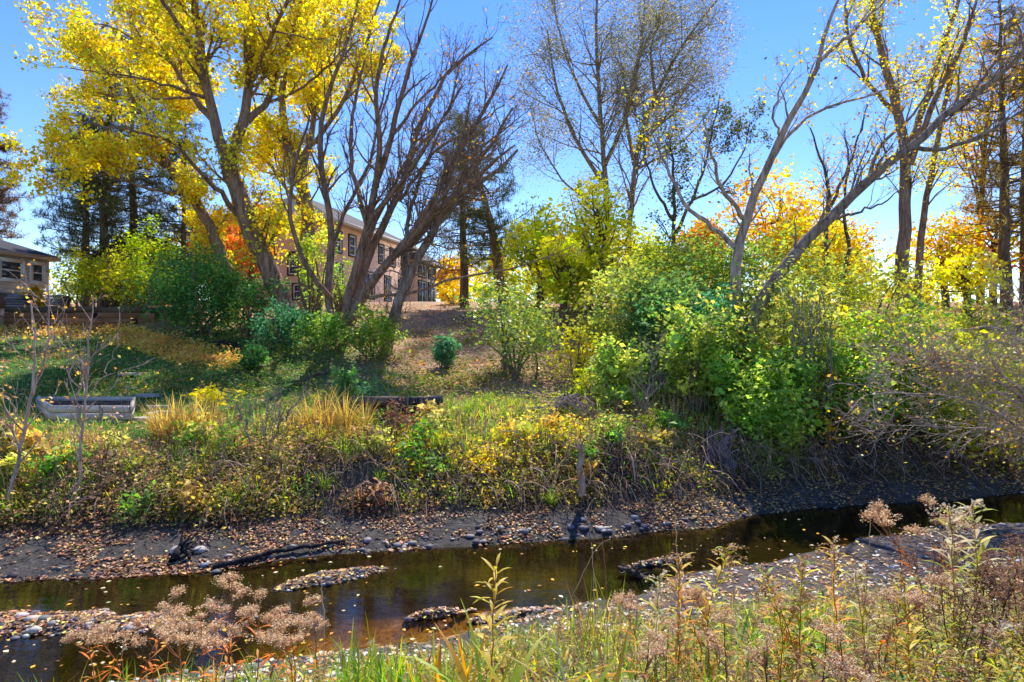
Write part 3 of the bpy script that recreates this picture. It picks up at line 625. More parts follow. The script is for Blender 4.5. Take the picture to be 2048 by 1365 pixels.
D = 24
upr = [dict(B=60, length=2.6, n=7, ang=(18, 45), up=.35, curl=.06, rf=.45, rmax=.04, tmin=.3, wig=.14), dict(B=340, length=1.2, n=5, ang=(25, 60), up=.15, wig=.18, rf=.5, rmin=.005), dict(B=1200, length=.5, n=4, ang=(25, 65), up=.05, wig=.2, rf=.5, rmin=.004)]
traced_tree('tall_forking_tree', 'tall straight-trunked tree with upswept forks and sparse yellow leaves', [
    ([(1806, 650, D), (1806, 460, D), (1814, 310, D), (1795, 220, D), (1765, 120, D), (1745, 20, D), (1740, -50, D)], .28, .07),
    ([(1814, 300, D), (1850, 205, D + .6), (1880, 110, D + 1), (1915, 10, D + 1.4), (1930, -40, D + 1.5)], .15, .05),
    ([(1820, 330, D), (1875, 190, D - 1), (1930, 80, D - 1.6), (1960, -20, D - 2)], .13, .04),
    ([(1830, 640, D + .5), (1840, 480, D + .5), (1862, 340, D + .5), (1880, 250, D + .5), (1905, 140, D + .4), (1950, 30, D + .4)], .16, .04),
    ([(1800, 240, D), (1740, 170, D - .6), (1700, 90, D - 1), (1690, 10, D - 1.2)], .1, .03)], BARKS['brown'],
    upr, dict(N=5000, size=.12, spread=.2, pal=YEL + [(200, 200, 70)], w=[2, 2, 2, 2, 2, 3]), 18)
D = 20
traced_tree('thin_bare_tree', 'slender bare tree forking above the thicket between pale and tall trunks', [
    ([(1655, 560, D), (1650, 460, D), (1660, 380, D), (1640, 310, D), (1620, 255, D)], .09, .02),
    ([(1655, 430, D), (1690, 350, D + .3), (1720, 270, D + .4), (1735, 210, D + .4)], .06, .015),
    ([(1690, 560, D - .4), (1698, 480, D - .4), (1685, 420, D - .4), (1700, 330, D - .4), (1690, 260, D - .4)], .07, .015)], BARKS['dark'],
    [dict(B=26, length=1.3, n=6, ang=(20, 55), up=.3, rf=.45, rmax=.03, wig=.16), dict(B=150, length=.6, n=5, ang=(25, 60), up=.1, wig=.2, rmin=.004), dict(B=420, length=.3, n=4, rmin=.003)],
    dict(N=260, size=.1, spread=.1, pal=[(235, 170, 50), (200, 150, 50)]), 19)
D = 22
traced_tree('crooked_dark_tree', 'crooked dark-limbed tree with tufts of small olive leaves', [
    ([(1350, 640, D), (1352, 540, D), (1345, 440, D), (1350, 350, D), (1340, 270, D)], .1, .03),
    ([(1350, 470, D), (1385, 400, D + .6), (1410, 330, D + 1), (1430, 240, D + 1.2), (1440, 190, D + 1.2)], .07, .02),
    ([(1346, 440, D), (1310, 380, D - .6), (1290, 320, D - 1), (1285, 260, D - 1.2)], .06, .015),
    ([(1385, 400, D + .6), (1450, 370, D + .4), (1490, 300, D + .2), (1500, 240, D)], .05, .012)], BARKS['dark'],
    [dict(B=40, length=1.5, n=6, ang=(25, 65), up=.15, rf=.45, rmax=.03, wig=.2), dict(B=220, length=.7, n=5, ang=(25, 60), up=.05, wig=.22, rmin=.004), dict(B=500, length=.3, n=4, rmin=.003)],
    dict(N=4200, size=.1, spread=.12, pal=[(96, 100, 50), (130, 125, 60), (74, 84, 50)], w=[2, 1, 2]), 20)
D = 36
fine = [dict(B=120, length=4.6, n=8, ang=(20, 70), up=.15, curl=.0, rf=.4, rmax=.05, tmin=.25, wig=.14), dict(B=600, length=2.0, n=6, ang=(25, 75), up=.0, wig=.28, rmin=.006), dict(B=1300, length=.9, n=4, ang=(25, 65), up=0, wig=.2, rmin=.004)]
GREY_OL = [(160, 150, 100), (138, 134, 102), (182, 166, 98), (118, 120, 100), (104, 108, 94)]
traced_tree('fine_leaved_tall_tree', 'tall airy tree with tiny grey-olive leaves and upright trunk', [
    ([(1218, 650, D), (1216, 520, D), (1214, 400, D), (1205, 280, D), (1195, 160, D), (1190, 40, D), (1200, -60, D)], .22, .05),
    ([(1214, 380, D), (1150, 280, D - 1), (1110, 170, D - 1.6), (1095, 60, D - 2)], .14, .03),
    ([(1210, 330, D), (1260, 220, D + 1), (1280, 110, D + 1.6), (1290, 0, D + 2)], .14, .04),
    ([(1200, 250, D), (1140, 140, D + 1.6), (1110, 30, D + 2.6), (1100, -60, D + 3)], .1, .03),
    ([(1214, 420, D), (1130, 370, D + 1), (1080, 290, D + 1.6), (1060, 210, D + 2)], .08, .02)], BARKS['grey'],
    fine, dict(N=30000, size=.13, spread=.4, clusters=1100, pal=GREY_OL, asp=.4), 21)
traced_tree('arching_fine_leaved_tree', 'airy grey-leaved tree whose long limbs arch toward the pale leaning trunk', [
    ([(1252, 650, D - 2), (1254, 520, D - 2), (1264, 380, D - 2), (1275, 290, D - 2), (1310, 190, D - 2), (1350, 110, D - 2), (1400, 40, D - 2), (1460, -30, D - 2)], .18, .04),
    ([(1275, 290, D - 2), (1330, 240, D - 1), (1370, 180, D), (1400, 130, D + .6)], .1, .02),
    ([(1268, 330, D - 2), (1250, 230, D - 3), (1270, 130, D - 3.6), (1320, 30, D - 4)], .12, .03),
    ([(1310, 190, D - 2), (1300, 100, D - 1), (1330, 0, D)], .1, .03),
    ([(1270, 340, D - 2), (1330, 310, D - 3), (1380, 270, D - 3.4), (1420, 220, D - 3.6)], .07, .02)], BARKS['grey'],
    fine, dict(N=26000, size=.13, spread=.4, clusters=1000, pal=GREY_OL, asp=.4), 22)

# ---- conifers
def conifer(name, label, px, d, top, lean=0.0, rb=2.6, start=.3, colr=((94, 110, 88), (120, 130, 100), (70, 90, 80)), nb=90, seed=1, droop=-.05, trunk=BARKS['dark'], tr=.24, group=None, tuft=9, keep=1.0):
    r = rng(seed); b = G(px, d); H = P(px, top, d)[2] - b[2]
    t = thing(name, label, 'tree', b, group); g = Geo()
    pts = [b + np.array([0, 0, -.3]), b + np.array([lean * .3, 0, H * .4]), b + np.array([lean * .8, 0, H * .8]), b + np.array([lean, 0, H])]
    tp, trr = poly(pts, [tr, tr * .75, tr * .4, .03], 16, r, .03); tubes(g, tp[None], trr[None], 8, trunk)
    u = np.sort(r.uniform(start, .985, nb)); k = u * 15; i = np.minimum(k.astype(int), 14); f = (k - i)[:, None]; p0 = tp[i] * (1 - f) + tp[i + 1] * f
    az = r.uniform(0, 2 * np.pi, nb); ln = rb * (1 - ((u - start) / (1 - start)) ** 1.3 * .85) * r.uniform(.55, 1.15, nb) * np.where(u < start + .12, .75, 1)
    n = 7; out = np.zeros((nb, n, 3)); out[:, 0] = p0; dv = nrm(np.c_[np.cos(az), np.sin(az), np.full(nb, .12) + .5 * (u - .4)])
    for j in range(1, n): dv = nrm(dv + r.normal(0, .12, (nb, 3)) + np.array([0, 0, droop + .03 * j])); out[:, j] = out[:, j - 1] + dv * (ln / (n - 1))[:, None]
    tubes(g, out, np.linspace(.035, .01, n)[None] * np.ones((nb, 1)), 4, trunk)
    sp, sr = grow(out, np.full((nb, n), .02), nb * 6, r, tmin=.2, ang=(25, 65), length=rb * .27, n=4, up=.02, curl=-.02, rmin=.005)
    tubes(g, sp, sr, 3, trunk * .9); g.build('trunk', M_BARK, t, b, smooth=True)
    pts = sp[:, 1:].reshape(-1, 3); pts = pts[r.random(len(pts)) < keep]; N = len(pts) * tuft
    q = np.repeat(pts, tuft, 0) + r.normal(0, .05, (N, 3)); dd = r.normal(size=(N, 3)); dd[:, 2] = dd[:, 2] * .5 + .15
    lf = Geo(); strips(lf, q, dd, r.uniform(.14, .34, N), r.uniform(.04, .075, N), r, pal(colr, N, r, None, .2, np.repeat(np.exp(r.normal(0, .25, len(pts))), tuft)), 1, .3)
    lf.build('crown', M_NEEDLE, t, b); return t
conifer('tall_pine', 'tall dark pine with bare lower trunk behind the yellow-green hedge', 205, 28, 130, .3, 3.0, .2, nb=130, seed=31, colr=((110, 120, 84), (134, 136, 100), (84, 98, 78)))
conifer('tallest_pine', 'tallest grey-green pine showing through the yellow maple leaves', 268, 31, 40, -.2, 3.2, .25, nb=130, seed=32, colr=((110, 116, 86), (140, 134, 96), (86, 96, 82)))
conifer('slender_pine', 'slender pine with straight bare trunk beside the leaning yellow maple', 366, 30, 210, .1, 2.2, .3, nb=75, seed=33, tr=.16)
conifer('bushy_pine', 'dark bushy pine with low boughs behind the hedge', 172, 30.5, 240, 0, 2.3, .3, nb=95, seed=34, colr=((92, 112, 80), (116, 128, 84), (72, 92, 76)))
conifer('orange_lit_spruce', 'spruce with orange light tinted into its boughs above the bungalow roof', -18, 33, 170, 0, 2.3, .12, nb=110, seed=35, colr=((150, 110, 60), (110, 100, 66), (176, 130, 70), (84, 84, 60)), droop=-.1)  # orange light on the boughs is put into the needle colours
conifer('upright_pine', 'upright pine with bare trunk beside the glazed house wing', 930, 33, 230, -.3, 2.8, .22, nb=80, keep=.6, seed=36, colr=((104, 118, 70), (136, 140, 76), (156, 142, 84)), tr=.26)
conifer('leaning_pine', 'pine with reddish leaning trunk behind the sunlit honeysuckle', 1010, 31, 235, -2.0, 3.1, .25, nb=110, seed=37, colr=((96, 118, 66), (130, 142, 76), (76, 100, 66)), tr=.3, trunk=BARKS['red'])
conifer('yellowing_pine', 'tall pine with yellowing needles and dark trunk at the edge of the wood', 2012, 26, -40, -.3, 2.8, .25, nb=105, seed=38, colr=((170, 150, 70), (140, 130, 66), (196, 170, 70), (110, 100, 60)), tr=.24, tuft=7, keep=.75)
conifer('twin_pine', 'second yellowing pine close behind the first at the edge of the wood', 2050, 28, 40, 0, 2.6, .3, nb=80, seed=39, colr=((160, 140, 70), (130, 110, 60), (196, 160, 70)), tr=.22, tuft=7, keep=.7)

# ---- clumped crowns: back row of trees, shrubs
def crown(lf, r, c, rad, K, m, sig, size, cols, w=None, shell=.55, asp=.6, droop=.4, flat=1.0, bright=.25):
    """leaf clumps spread through an uneven ellipsoid; returns clump centres"""
    v = nrm(r.normal(size=(K, 3))); rr = (shell + (1 - shell) * r.random(K)) ** .8 * r.uniform(.6, 1.22, K)
    lobes = nrm(r.normal(size=(9, 3))); lob = .72 + .5 * np.clip(np.max(v @ lobes.T, axis=1), 0, 1) ** 3
    cc = np.asarray(c) + v * np.asarray(rad) * (rr * lob)[:, None]
    m = m * .64; size = size * 1.16; mm = np.maximum(3, (m * r.uniform(.4, 1.6, K)).astype(int)); i = np.repeat(np.arange(K), mm); N = len(i)
    p = cc[i] + r.normal(0, 1, (N, 3)) * sig * np.array([1, 1, flat]) * r.uniform(.7, 1.3, K)[i][:, None]
    hue = pal(cols, K, r, w, .1)[i]; own = pal(cols, N, r, w, .14); mixk = .6
    C = (hue * mixk + own * (1 - mixk)) * np.exp(r.normal(0, bright, K))[i][:, None]
    leaves(lf, p, size * np.clip(np.exp(r.normal(-.08, .38, N)), .35, 2.0), r, np.clip(C, .004, .85), asp, droop); return cc
def limbs_to(g, r, base, tops, r0, r1, colr, sides=4, n=7, bow=.15, fork=None):
    B = len(tops); t = np.linspace(0, 1, n)[None, :, None]; b = np.broadcast_to(base, tops.shape)[:, None]
    mid = (b[:, 0] + tops) / 2 + r.normal(0, bow, tops.shape) * np.linalg.norm(tops - b[:, 0], axis=1)[:, None]; mid[:, 2] += .1 * (tops[:, 2] - b[:, 0, 2])
    Pt = (1 - t) ** 2 * b + 2 * t * (1 - t) * mid[:, None] + t * t * tops[:, None]
    tubes(g, Pt, np.linspace(r0, r1, n)[None] * np.ones((B, 1)), sides, colr)
def clump_tree(name, label, px, d, top, wpx, cols, w=None, seed=1, bark=BARKS['dark'], tr=.16, K=150, m=60, size=.16, low=.3, group=None, dr=None):
    r = rng(seed); b = G(px, d); H = (P(px, top, d)[2] - b[2]) * 1.06; W = wpx / F * d / 2
    t = thing(name, label, 'tree', b, group); g = Geo(); lf = Geo()
    cz = H * (low + 1) / 2; cc = crown(lf, r, b + Z3 * cz, (W * .9, (dr or W) * .9, H * (1 - low) / 2 * .95), K, m, max(W, 1) * .13, size, cols, w)
    tp, trr = poly([b - Z3 * .3, b + np.array([r.normal(0, .1), 0, H * .35]), b + np.array([r.normal(0, .2), r.normal(0, .2), H * .75])], [tr * 1.25, tr * .8, tr * .25], 12, r, .03)
    tubes(g, tp[None], trr[None], 7, bark)
    i = r.choice(len(cc), min(34, len(cc)), replace=False); fr = r.integers(4, 11, len(i))
    limbs_to(g, r, tp[fr], cc[i], tr * .3, .012, bark); lf.build('crown', M_LEAF, t, b); g.build('trunk', M_BARK, t, b, smooth=True); return t
ORG = [(246, 172, 54), (240, 148, 50), (240, 190, 62), (222, 128, 50)]
RED = [(236, 132, 76), (244, 156, 80), (220, 116, 70), (246, 176, 90)]
YG = [(212, 212, 60), (184, 200, 58), (232, 212, 66), (156, 180, 55)]
GRN = [(70, 110, 50), (90, 130, 55), (56, 92, 48), (110, 140, 60)]
clump_tree('orange_maple', 'bright orange maple behind the pale leaning trunk', 1555, 30, 345, 230, ORG + [(240, 200, 60)], [3, 1, 4, .5, 4], 41, K=130, m=46, low=.25)
clump_tree('gold_maple', 'golden yellow maple low behind the slanting trunk', 1610, 27, 430, 220, [(245, 205, 50), (235, 180, 45), (200, 190, 60)], None, 42, K=130, low=.2)
clump_tree('rusty_maple', 'small rusty orange maple behind the crooked dark tree', 1410, 32, 450, 110, ORG, None, 43, K=100, low=.25)
clump_tree('red_maple', 'red-orange maple behind the leaning yellow maple', 430, 32, 455, 130, RED, None, 44, K=120, low=.2)
clump_tree('orange_tree', 'orange tree showing between forked maple and stucco house', 500, 34, 400, 110, RED + ORG, None, 45, K=90, low=.2)
clump_tree('yellow_green_tree', 'bushy yellow-green tree in front of the tall airy tree', 1205, 26, 365, 170, [(222, 215, 60), (200, 205, 60), (235, 210, 60), (170, 190, 55)], None, 46, K=110, low=.25, m=42, size=.13)
clump_tree('lime_tree', 'lime-green tree with thin dark trunk beside the leaning pine', 1080, 28, 430, 150, YG, None, 47, K=110, m=50, low=.3)
clump_tree('small_lime_tree', 'low lime-yellow tree between leaning pine and thicket', 1130, 24, 480, 130, YG + [(230, 215, 70)], None, 48, K=90, m=50, low=.2)
clump_tree('amber_tree', 'amber-leaved tree low behind the tall forking tree', 1890, 30, 440, 170, ORG + YG, None, 49, K=80, m=40, low=.25)
clump_tree('apricot_tree', 'apricot orange tree beneath the yellowing pines', 1985, 30, 410, 200, ORG + RED + YG, None, 50, K=90, m=40, low=.2)
clump_tree('lemon_tree', 'pale lemon-yellow tree beneath the yellowing pines', 1935, 25, 500, 160, [(225, 220, 70), (245, 215, 60), (190, 200, 70)], None, 51, K=60, m=36, low=.2)
clump_tree('bronze_tree', 'bronze and yellow tree high above the yellowing pine', 1960, 32, 60, 200, [(220, 180, 60), (180, 140, 60), (230, 150, 60)], None, 52, K=120, m=26, low=.3)
clump_tree('gold_backdrop_tree', 'golden tree behind the glazed house wing', 905, 60, 510, 130, [(245, 190, 50), (225, 200, 60), (235, 160, 50)], None, 53, K=90, m=50, size=.28, low=.1)
clump_tree('yellow_roadside_tree', 'yellow tree far behind the upright pine', 1010, 62, 500, 150, YG + [(245, 200, 60)], None, 54, K=90, m=50, size=.28, low=.1)
clump_tree('olive_gold_tree', 'olive-gold tree behind the yellow sapling and honeysuckle', 1150, 31, 440, 170, YG + [(230, 200, 70)], None, 251, K=120, m=45, low=.25)
clump_tree('yellow_hill_tree', 'yellow tree on the hilltop between lime tree and airy tree', 1265, 33, 455, 170, YG + [(240, 205, 60)], None, 252, K=120, m=45, low=.15)
clump_tree('rust_gold_tree', 'rust and gold tree behind the thin bare tree', 1690, 33, 430, 170, ORG + YG, None, 253, K=100, m=34, low=.15)
clump_tree('green_gold_tree', 'green-gold tree behind the crooked dark tree', 1330, 29, 490, 160, YG + GRN, None, 254, K=110, m=50, low=.1)
far_lab = 'hazy yellow-green tree in the row far beyond the hilltop'
r = rng(55)
for k, (px, top, wd) in enumerate(((1120, 545, 150), (1260, 520, 160), (1420, 540, 150), (1700, 520, 170), (1830, 560, 140), (330, 470, 170), (180, 500, 150), (40, 520, 120), (760, 500, 120))):
    clump_tree('distant_tree', far_lab, px, r.uniform(66, 80), top, wd, [YG, ORG + YG, YG + [(245, 200, 60)]][k % 3], None, 560 + k, K=70, m=45, size=.34, low=.05, tr=.25, group='far row of trees beyond the hilltop')

def shrub(name, label, px, d, top, wpx, cols, w=None, seed=1, K=70, m=60, size=.09, stem=BARKS['dark'], low=.05, mat_=None, ns=12, dy=None, group=None, asp=.55, droop=.4, sig=.16, flat=1.0, base=None, shell=.55, twig=0):
    r = rng(seed); b = G(px, d) if base is None else np.asarray(base); H = (P(px, top, d)[2] - b[2]) * 1.1; W = wpx / F * d / 2 * 1.08
    t = thing(name, label, 'shrub', b, group); g = Geo(); lf = Geo()
    cc = crown(lf, r, b + Z3 * H * (1 + low) / 2, (W * .92, (dy or W * .8), H * (1 - low) / 2 * .95), K, m, sig * max(.5, min(W, H * .6)), size, cols, w, shell, asp, droop, flat)
    i = r.choice(len(cc), min(ns, len(cc)), replace=False); bs = b + np.c_[r.normal(0, W * .15, len(i)), r.normal(0, W * .15, len(i)), np.full(len(i), -.1)]
    limbs_to(g, r, bs, cc[i], max(.012, .018 * H), .006, stem, 5)
    if twig:
        Pt, Rr = grow(np.stack([bs, (bs + cc[i]) / 2, cc[i]], 1), np.full((len(i), 3), .012), twig, r, length=.5 * H, n=5, up=.1, rmin=.003, wig=.2); tubes(g, Pt, Rr, 3, stem * 1.3)
    lf.build('crown', mat_ or M_LEAF, t, b); g.build('stem', M_TWIG, t, b, smooth=True); return t
OLV = [(212, 204, 56), (184, 190, 54), (226, 208, 66), (146, 166, 52)]
DKG = [(76, 130, 70), (94, 148, 74), (62, 110, 68), (122, 162, 76)]
LIM = [(136, 178, 72), (164, 194, 82), (112, 154, 66), (192, 200, 92)]
MIX = [(142, 162, 74), (170, 180, 84), (120, 144, 68), (200, 190, 84), (100, 130, 64)]
hedge = 'hedge of yellow-green shrubs above the timber wall'
shrub('hedge_shrub', 'olive-yellow hedge shrub beside the bungalow corner', 176, 25.2, 510, 95, OLV, None, 61, group=hedge)
shrub('hedge_shrub', 'yellow-green hedge shrub above the middle of the timber wall', 215, 25.4, 505, 120, OLV, None, 62, group=hedge)
shrub('hedge_shrub', 'tallest lime-green hedge shrub in front of the shed roof', 300, 25.2, 462, 120, [(160, 185, 45), (190, 195, 50), (130, 160, 45)], None, 63, K=90, group=hedge)
shrub('hedge_shrub', 'low olive hedge shrub at the timber wall between two taller ones', 258, 24.8, 540, 100, OLV, None, 64, K=50, group=hedge)
shrub('orange_shrub', 'small orange-yellow shrub beside the bungalow window', 72, 27, 572, 40, [(225, 165, 40), (200, 180, 50)], None, 65, K=40)
shrub('broad_dark_shrub', 'broad dark green shrub at the end of the timber wall', 400, 22.4, 515, 200, DKG, None, 66, K=240, m=80, ns=16)
shrub('dark_side_shrub', 'dark green shrub with yellow tips beside the forked maple foot', 505, 22.2, 548, 110, DKG + [(190, 195, 60)], [2, 2, 2, 2, 1.4], 67, K=70)
shrub('bluish_shrub', 'bluish-green shrub in front of the forked maple foot', 565, 20.6, 610, 110, [(72, 128, 88), (88, 144, 84), (66, 114, 82)], None, 68, K=70)
shrub('bright_shrub', 'bright green shrub against the multi-stemmed trunk', 645, 20.2, 630, 100, DKG + LIM, None, 69, K=70)
shrub('yellow_tip_shrub', 'leafy lime shrub climbing in front of the stucco house', 625, 24, 455, 90, LIM + [(205, 205, 60)], None, 70, K=70, m=45)
shrub('lime_house_shrub', 'small lime shrub below the house windows', 680, 27, 515, 60, LIM, None, 71, K=40, m=40)
shrub('trunk_base_shrub', 'mixed green shrub at the foot of the twisted trunk', 745, 19.2, 625, 110, MIX + LIM, None, 72, K=70)
shrub('small_dark_shrub', 'small dark conical shrub alone on the leaf-covered slope', 888, 18.6, 675, 56, [(84, 134, 90), (100, 150, 100), (70, 118, 86)], None, 73, K=40, m=55)
shrub('honeysuckle', 'sunlit honeysuckle with glossy leaves alone on the open slope', 1032, 17.6, 590, 190, [(120, 160, 60), (170, 190, 70), (90, 130, 60), (205, 205, 90)], None, 74, K=130, m=45, mat_=M_SHINY, low=.12, twig=60)
shrub('yellow_sapling_shrub', 'yellow-leaved sapling beside the glossy honeysuckle', 1155, 17, 640, 110, [(225, 205, 60), (190, 190, 60), (150, 160, 60)], None, 75, K=60, m=26, twig=50)
shrub('slope_tuft_shrub', 'small green shrub low on the weedy slope by the dark twigs', 505, 17.5, 690, 70, DKG, None, 76, K=40, m=40)
# the thicket
shrub('thicket_shrub', 'blue-green shrub at the heart of the thicket', 1340, 15.6, 560, 210, [(74, 124, 80), (92, 142, 80), (80, 120, 70), (112, 150, 80), (136, 160, 80)], None, 77, K=150, m=70, ns=14)
shrub('thicket_shrub', 'tall olive-green shrub below the orange maple', 1420, 18.5, 470, 230, MIX + [(120, 150, 60)], None, 78, K=150, m=65, ns=12)
shrub('thicket_shrub', 'grey-green leafy shrub between yellow sapling and blue-green thicket', 1255, 16.5, 545, 170, MIX, None, 79, K=110, m=60, twig=40)
shrub('thicket_shrub', 'bright lime shrub with drooping sprays hanging to the muddy shore', 1530, 12.4, 720, 230, LIM + [(110, 160, 50)], None, 80, K=170, m=70, size=.085, sig=.13, flat=1.5, low=-.12, twig=60)
shrub('thicket_shrub', 'tangled grey-green shrub around the slanting trunk foot', 1560, 13.6, 560, 240, MIX + [(190, 170, 80)], None, 81, K=140, m=60, twig=120, shell=.7)
shrub('thicket_shrub', 'lime shrub low in front of the blue-green thicket', 1240, 13.4, 690, 130, MIX + LIM, None, 82, K=80, m=50, shell=.3, twig=40)
shrub('thicket_shrub', 'feathery lime shrub standing over the brush pile', 1395, 13.0, 640, 120, LIM + MIX, None, 83, K=80, m=55)
shrub('thicket_shrub', 'deep green shrub behind the bare arching brush', 1780, 13.4, 640, 260, [(90, 140, 50), (70, 120, 46), (130, 165, 56), (190, 185, 60)], None, 84, K=170, m=65, low=-.05)
shrub('thicket_shrub', 'olive-yellow shrub below the tall forking tree', 1745, 17, 520, 220, OLV + MIX, None, 85, K=110, m=45, twig=60)
shrub('thicket_shrub', 'yellow-green shrub overhanging the dark water', 1960, 12.8, 700, 300, OLV + [(110, 140, 50)], None, 86, K=150, m=55, low=-.05, twig=60)
shrub('thicket_shrub', 'green shrub crowning the rise beneath the yellowing pines', 1900, 18, 610, 260, MIX + OLV, None, 87, K=120, m=50)
shrub('thicket_shrub', 'dark low shrub under the lime sprays beside the muddy shore', 1660, 12.5, 800, 150, [(80, 120, 46), (110, 150, 50), (200, 150, 50)], None, 88, K=60, m=50, low=-.05)
shrub('thicket_shrub', 'deep blue-green shrub tucked between lime shrub and slanting trunk', 1440, 14.4, 600, 120, [(64, 130, 106), (76, 140, 88)], None, 89, K=80, m=60)
shrub('thicket_shrub', 'tall leafy shrub rising around the pale leaning trunk', 1490, 17.5, 470, 190, MIX + LIM, None, 291, K=120, m=55, twig=40)
shrub('thicket_shrub', 'tall grey-green shrub behind the blue-green thicket heart', 1310, 19.5, 480, 200, MIX + YG, None, 292, K=120, m=55, twig=30)
shrub('thicket_shrub', 'broad olive shrub behind the slanting trunk', 1640, 17.5, 500, 210, MIX + OLV, None, 293, K=130, m=50, twig=50)
shrub('thicket_shrub', 'fresh green shrub hanging over the mud beside the lime sprays', 1680, 12.9, 690, 190, LIM + [(90, 140, 46)], None, 294, K=110, m=60, low=-.08, twig=40)
shrub('thicket_shrub', 'bright lime spray hanging lowest over the mud beside the bare root mass', 1545, 11.9, 790, 130, LIM + [(190, 215, 80)], None, 295, K=80, m=55, low=-.25, size=.08, flat=1.4)
shrub('thicket_shrub', 'loose olive shrub knitting the blue-green heart to the lime sprays', 1385, 14, 610, 210, MIX + LIM, None, 296, K=120, m=45, shell=.2, twig=70)
shrub('thicket_shrub', 'loose twiggy shrub under the slanting trunk above the lime sprays', 1590, 13, 660, 200, MIX + OLV, None, 297, K=110, m=45, shell=.2, twig=90)
shrub('thicket_shrub', 'loose yellow-green shrub between hanging vines and deep green shrub', 1725, 13.8, 620, 200, MIX + OLV + LIM, None, 298, K=110, m=45, shell=.2, twig=70)
for k, (px, d, top, wd, cc) in enumerate(((2160, 14.2, 640, 260, MIX), (2330, 15, 620, 280, OLV), (2250, 19, 540, 260, MIX), (2450, 17, 560, 260, LIM), (-110, 22, 560, 160, DKG), (-60, 12.6, 770, 110, OLV))):
    shrub('edge_shrub', ['olive shrub beside the arching bare shrub foot', 'yellow-green shrub where the creek bends away', 'loose green shrub behind the creek bend', 'lime shrub beyond the creek bend', 'dark shrub below the bungalow', 'olive shrub beyond the bare sapling'][k], px, d, top, wd, cc, None, 700 + k, K=100, m=45)
clump_tree('bend_maple', 'amber maple beyond the yellowing pines above the creek bend', 2250, 29, 300, 300, ORG + YG, None, 711, K=130, m=45, low=.2)
clump_tree('bend_lime_tree', 'yellow-green tree at the creek bend', 2420, 25, 380, 260, YG, None, 712, K=110, m=45, low=.2)
shrub('far_edge_shrub', 'yellow shrub on the hilltop between pines and thicket', 1060, 31, 545, 140, YG, None, 90, K=60, m=45, size=.14)
shrub('far_edge_shrub', 'green-yellow shrub on the hilltop behind the honeysuckle', 1180, 27, 540, 150, YG + GRN, None, 91, K=80, m=45, size=.13)
shrub('far_edge_shrub', 'golden shrub on the hilltop beside the house wing', 905, 36, 565, 70, [(240, 195, 60), (225, 205, 70)], None, 92, K=40, m=45, size=.14)
shrub('far_edge_shrub', 'yellow shrub on the hilltop between the two pine trunks', 962, 40, 570, 90, YG, None, 93, K=40, m=45, size=.16)

# ------------------------------------------------------------------ ground cover, litter, stones
def flat_leaves(g, c, size, r, C, asp=.7, tilt=.25):
    N = len(c); a = r.uniform(0, 2 * np.pi, N); d = nrm(np.c_[np.cos(a), np.sin(a), r.normal(0, tilt, N)]); nn = np.c_[r.normal(0, tilt, (N, 2)), np.ones(N)]
    s = nrm(np.cross(d, nn)); nn = np.cross(s, d); size = np.broadcast_to(size, (N,))[:, None]; f = r.uniform(-.05, .22, (N, 1))
    V = np.stack([c - d * size * .5, c - s * size * asp * .5 + nn * size * f, c + d * size * .5 + nn * size * f * .6, c + s * size * asp * .5 + nn * size * f], 1)
    g.add(V, np.arange(N * 4).reshape(N, 4), np.repeat(C, 4, axis=0))
def field(N, d0, d1, r, keep, pw=1.0, xm=1.05):
    """N ground points on the strip d0..d1 ahead where keep(x, y) is likely"""
    X = []; 
    while sum(map(len, X)) < N:
        u = r.random(N * 2); y = d0 * (d1 / d0) ** (u ** pw); x = r.uniform(-1, 1, N * 2) * (y * xm + 1); k = r.random(N * 2) < keep(x, y); X.append(np.c_[x, y][k])
    X = np.concatenate(X)[:N]; return np.c_[X, height(X[:, 0], X[:, 1])]
T_ = lambda x, y: y - yfar(x)
TB = lambda x, y: y - yfar(x) - beachw(x)
WIDE = lambda x: np.interp(x, [-5, 0, 2, 4, 8], [.5, .6, .9, 1.4, 1.5])
SN = lambda x, y: (ynear(x) - y) / WIDE(x)
LITTER = [(200, 150, 108), (176, 122, 88), (222, 186, 124), (140, 98, 76), (230, 200, 100), (214, 160, 128), (106, 78, 64)]
lawnf = lambda x, y: sstep((-3.5 - x + 3 * (fbm(x, y, 2.2, 31) - .5)) / 3) * sstep((y - 10) / 1) * (1 - sstep((y - 21) / 4)) * (TB(x, y) > 1.3)

r = rng(201); g = Geo()
p = field(11000, 7, 12.5, r, lambda x, y: (T_(x, y) > -.05) * (TB(x, y) < .15) * np.clip((fbm(x, y, .45, 40) - .42) * 7, .05, 1)); flat_leaves(g, p + Z3 * .015, np.exp(r.normal(-3.3, .33, len(p))), r, pal(LITTER + [(190, 176, 156), (84, 64, 54)], len(p), r, [2, 2, 1, 3, 1, 2, 3, 1, 3], .35))
p = field(46000, 10, 36, r, lambda x, y: (TB(x, y) > .9) * np.where(lawnf(x, y) > .4, .5, 1) * np.clip((fbm(x, y, 1.2, 41) - .2) * 2.5, .1, 1)); flat_leaves(g, p + Z3 * .03, r.uniform(.06, .12, len(p)), r, pal(LITTER, len(p), r, [3, 3, 2, 2, 1.5, 3, 1], .3), tilt=.4)
p = field(3500, 4.8, 9, r, lambda x, y: (barq(x, y) < 1.0) * 1.0); flat_leaves(g, p + Z3 * .012, r.uniform(.03, .06, len(p)), r, pal(LITTER + [(110, 86, 70)] * 3, len(p), r, None, .35))
p = field(3500, 4.5, 10, r, lambda x, y: (SN(x, y) > -.02) * (SN(x, y) < 1.9) * (fbm(x, y, .5, 42) > .42)); flat_leaves(g, p + Z3 * .012, r.uniform(.03, .07, len(p)), r, pal(LITTER + [(225, 215, 195)] * 3, len(p), r, None, .3))
